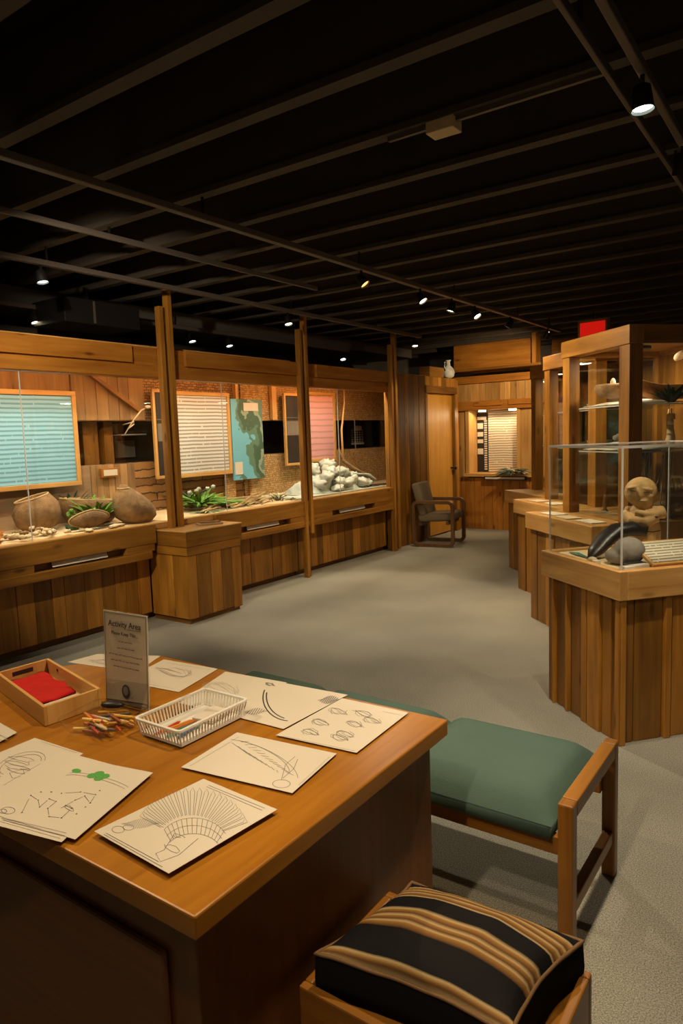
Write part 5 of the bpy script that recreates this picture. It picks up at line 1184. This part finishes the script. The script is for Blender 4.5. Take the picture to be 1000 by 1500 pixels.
# ---------------------------------------------------------------- green bench behind the desk
bn = thing('padded_bench', (-1.5, 2.1, 0), 'long wooden bench with green seat cushions behind the desk', 'bench')
BX1, BX0, BY0, BY1 = -.585, -2.18, 1.885, 2.36
for i, (xa, xb) in enumerate(((-1.165, -.625), (-1.73, -1.175), (-2.20, -1.74))):
    n = 18; vs = []
    for a in range(n+1):
        for c2 in range(n+1):
            u, v = a/n, c2/n; eu = min(u, 1-u)*2; ev = min(v, 1-v)*2; h = .075*(min(1, eu*4)**.4)*(min(1, ev*3)**.45)
            vs.append((xa+(xb-xa)*u, BY0-.02+(BY1-BY0+.03)*v, .397+h))
    mb = MB(); mb._add(vs, [(a*(n+1)+c2, (a+1)*(n+1)+c2, (a+1)*(n+1)+c2+1, a*(n+1)+c2+1) for a in range(n) for c2 in range(n)], (1, 0, 0))
    mb.bb(xa+.004, xb-.004, BY0-.016, BY1+.006, .355, .396)
    mb.build('seat_cushion', GREENF, bn, smooth=True)
for x in (BX1, -1.455, BX0):
    if x == -1.455:
        for y in (BY0+.05, BY1-.03): MB().bb(x-.02, x+.02, y-.02, y+.02, 0, .31, g=(0, 0, 1)).build('leg', BENCHW, bn, bevel=.003)
        continue
    for y in (BY0, BY1-.01): MB().bb(x-.022, x+.022, y-.022, y+.022, 0, .475 if x != BX0 else .35, g=(0, 0, 1), tone=.5).build('leg', BENCHW, bn, bevel=.005)
    if x == BX0: continue
    MB().bb(x-.022, x+.022, BY0+.022, BY1-.032, .425, .475, tone=.7).build('end_rail', BENCHW, bn, bevel=.004)
    MB().bb(x-.016, x+.016, BY0+.022, BY1-.032, .12, .165, tone=.5).build('stretcher', BENCHW, bn, bevel=.004)
for y in (BY0+.02, BY1-.04): MB().bb(BX0+.02, BX1-.02, y-.014, y+.014, .30, .355, tone=.4).build('seat_rail', BENCHW, bn, bevel=.003)

# ---------------------------------------------------------------- box stool with striped cushion
q0 = Vector((-.858, 1.003)); th = R(0); sw, sd = .488, .355
st_ = thing('box_stool', (q0.x, q0.y, 0), 'open topped wooden box stool under the striped cushion', 'stool', rz=th, local=True)
T = .02; HZ = .415
mb = MB()
mb.bb(0, sw, 0, T, 0, HZ, tone=.5, g=(1, 0, 0)); mb.bb(0, sw, sd-T, sd, 0, HZ, tone=.4, g=(1, 0, 0)); mb.bb(0, T, T, sd-T, 0, HZ, tone=.6, g=(0, 1, 0)); mb.bb(sw-T, sw, T, sd-T, 0, HZ, tone=.6, g=(0, 1, 0)); mb.build('side_boards', BENCHW, st_, bevel=.004)
MB().bb(T, sw-T, T, sd-T, HZ-.04, HZ-.02).build('seat_board', BENCHW, st_)
# cushion
m_, nt_, b_ = nmat('striped_cloth'); tc_ = N(nt_, 'ShaderNodeUVMap'); tc_.uv_map = 'stripe'; sp_ = N(nt_, 'ShaderNodeSeparateXYZ'); nt_.links.new(tc_.outputs[0], sp_.inputs[0])
cr_ = N(nt_, 'ShaderNodeValToRGB'); cr_.color_ramp.interpolation = 'LINEAR'
BK, TN, BR, GD = '110f10', 'a88f64', '56391c', '8a6330'
bands = [(0, BK), (.045, BK), (.05, TN), (.085, TN), (.09, GD), (.115, GD), (.12, BK), (.20, BK), (.205, BR), (.225, GD), (.24, TN), (.255, TN), (.265, BR), (.285, GD), (.30, TN), (.31, BR), (.335, BK)]
def stripef(v):
    v = v % 1; return v
# 32-stop limit on the ramp: repeat one period twice over the cushion
per = [(0, TN), (.03, BR), (.05, GD), (.07, TN), (.085, BK), (.29, BK), (.30, BR), (.335, GD), (.345, TN), (.37, BR), (.40, GD), (.41, TN), (.44, BR), (.475, GD), (.49, TN), (.52, BK), (.66, BK), (.67, TN), (.69, BR), (.73, GD), (.75, TN), (.77, BR), (.80, GD), (.82, TN), (.84, BR), (.87, GD), (.90, TN), (.91, BK)]
els = cr_.color_ramp.elements; els[0].position = 0; els[0].color = rgb(TN); els[1].position = 1; els[1].color = rgb(BK)
for p_, c_ in per[1:]: e = els.new(p_); e.color = rgb(c_)
ml_ = N(nt_, 'ShaderNodeMath', operation='MULTIPLY_ADD'); ml_.inputs[1].default_value = .998; ml_.inputs[2].default_value = 0; nt_.links.new(sp_.outputs[1], ml_.inputs[0])
fr_ = N(nt_, 'ShaderNodeMath', operation='FRACT'); nt_.links.new(ml_.outputs[0], fr_.inputs[0]); nt_.links.new(fr_.outputs[0], cr_.inputs[0]); nt_.links.new(cr_.outputs[0], b_.inputs['Base Color'])
b_.inputs['Roughness'].default_value = .75; b_.inputs['Specular IOR Level'].default_value = .15
n3 = N(nt_, 'ShaderNodeTexNoise'); n3.inputs['Scale'].default_value = 350; t3 = N(nt_, 'ShaderNodeTexCoord'); nt_.links.new(t3.outputs['Object'], n3.inputs['Vector'])
bp_ = N(nt_, 'ShaderNodeBump'); bp_.inputs['Strength'].default_value = .3; bp_.inputs['Distance'].default_value = .002; nt_.links.new(n3.outputs['Fac'], bp_.inputs['Height']); nt_.links.new(bp_.outputs['Normal'], b_.inputs['Normal'])
STRIPE = m_
cu = thing('striped_cushion', (q0.x, q0.y, HZ-.02), 'puffy seat cushion with black, tan and brown stripes on the wooden box stool', 'cushion', rz=th, local=True)
n = 28; vs = []; uvv = []; cw0, cw1, cd0, cd1 = .026, sw-.045, .024, sd-.026
RI = Matrix.Rotation(-th, 2); CQ = [RI @ (Vector(q_)-q0) for q_ in ((-.826, 1.022), (-.424, 1.055), (-.385, 1.345), (-.773, 1.325))]
def cpt(u, v, top):
    eu = 1-abs(2*u-1); ev = 1-abs(2*v-1); pin = .010*(1-min(1, eu*5))*(1-abs(2*v-1)**2)+0
    w_ = CQ[0]*(1-u)*(1-v)+CQ[1]*u*(1-v)+CQ[2]*u*v+CQ[3]*(1-u)*v; x, y = w_.x, w_.y
    x += (-1 if u > .5 else 1)*.018*math.sin(PI*v)*(abs(2*u-1)**8); y += (-1 if v > .5 else 1)*.018*math.sin(PI*u)*(abs(2*v-1)**8)
    dome = (min(1, eu*1.5)**.5)*(min(1, ev*1.5)**.5)
    if top: z = .090+.060*dome+.004*noise.noise(Vector((u*5, v*5, 0)))
    else: z = .0
    return (x, y, z)
for i in range(n+1):
    for j in range(n+1): vs.append(cpt(i/n, j/n, True)); uvv.append((i/n, j/n))
fs = [(i*(n+1)+j, (i+1)*(n+1)+j, (i+1)*(n+1)+j+1, i*(n+1)+j+1) for i in range(n) for j in range(n)]
per_ = [(i, 0) for i in range(n)]+[(n, j) for j in range(n)]+[(i, n) for i in range(n, 0, -1)]+[(0, j) for j in range(n, 0, -1)]
me = bpy.data.meshes.new('cover'); me.from_pydata(vs, [], fs); ul = me.uv_layers.new(name='stripe')
for lp in me.loops: ul.data[lp.index].uv = uvv[lp.vertex_index]
me.polygons.foreach_set('use_smooth', [True]*len(me.polygons)); me.materials.append(STRIPE); o = bpy.data.objects.new('cover', me); COL.objects.link(o); o.parent = cu
mb = MB(); ring = [Vector(cpt(i/n, j/n, True)) for i, j in per_]; m_n = len(ring); vs = ring[:]
cen = Vector(((cw0+cw1)/2, (cd0+cd1)/2, 0))
for q in ring: vs.append(Vector((q.x+(q.x-cen.x)*.012, q.y+(q.y-cen.y)*.012, .035)))
for q in ring: vs.append(Vector((q.x, q.y, .003)))
mb._add(vs, [(i+k_*m_n, (i+1) % m_n+k_*m_n, (i+1) % m_n+(k_+1)*m_n, i+(k_+1)*m_n) for k_ in range(2) for i in range(m_n)]+[tuple(range(2*m_n, 3*m_n))], (0, 0, 1)); mb.build('side_band', BLACKF, cu, smooth=True)
MB().tube([q+Vector((0, 0, .001)) for q in ring], .0042, 8, closed=True).build('piping', plain('tan_piping', rgb('6a4c2a'), .7), cu, smooth=True)

for o in list(bpy.data.objects):
    if '_w' in o: del o['_w']
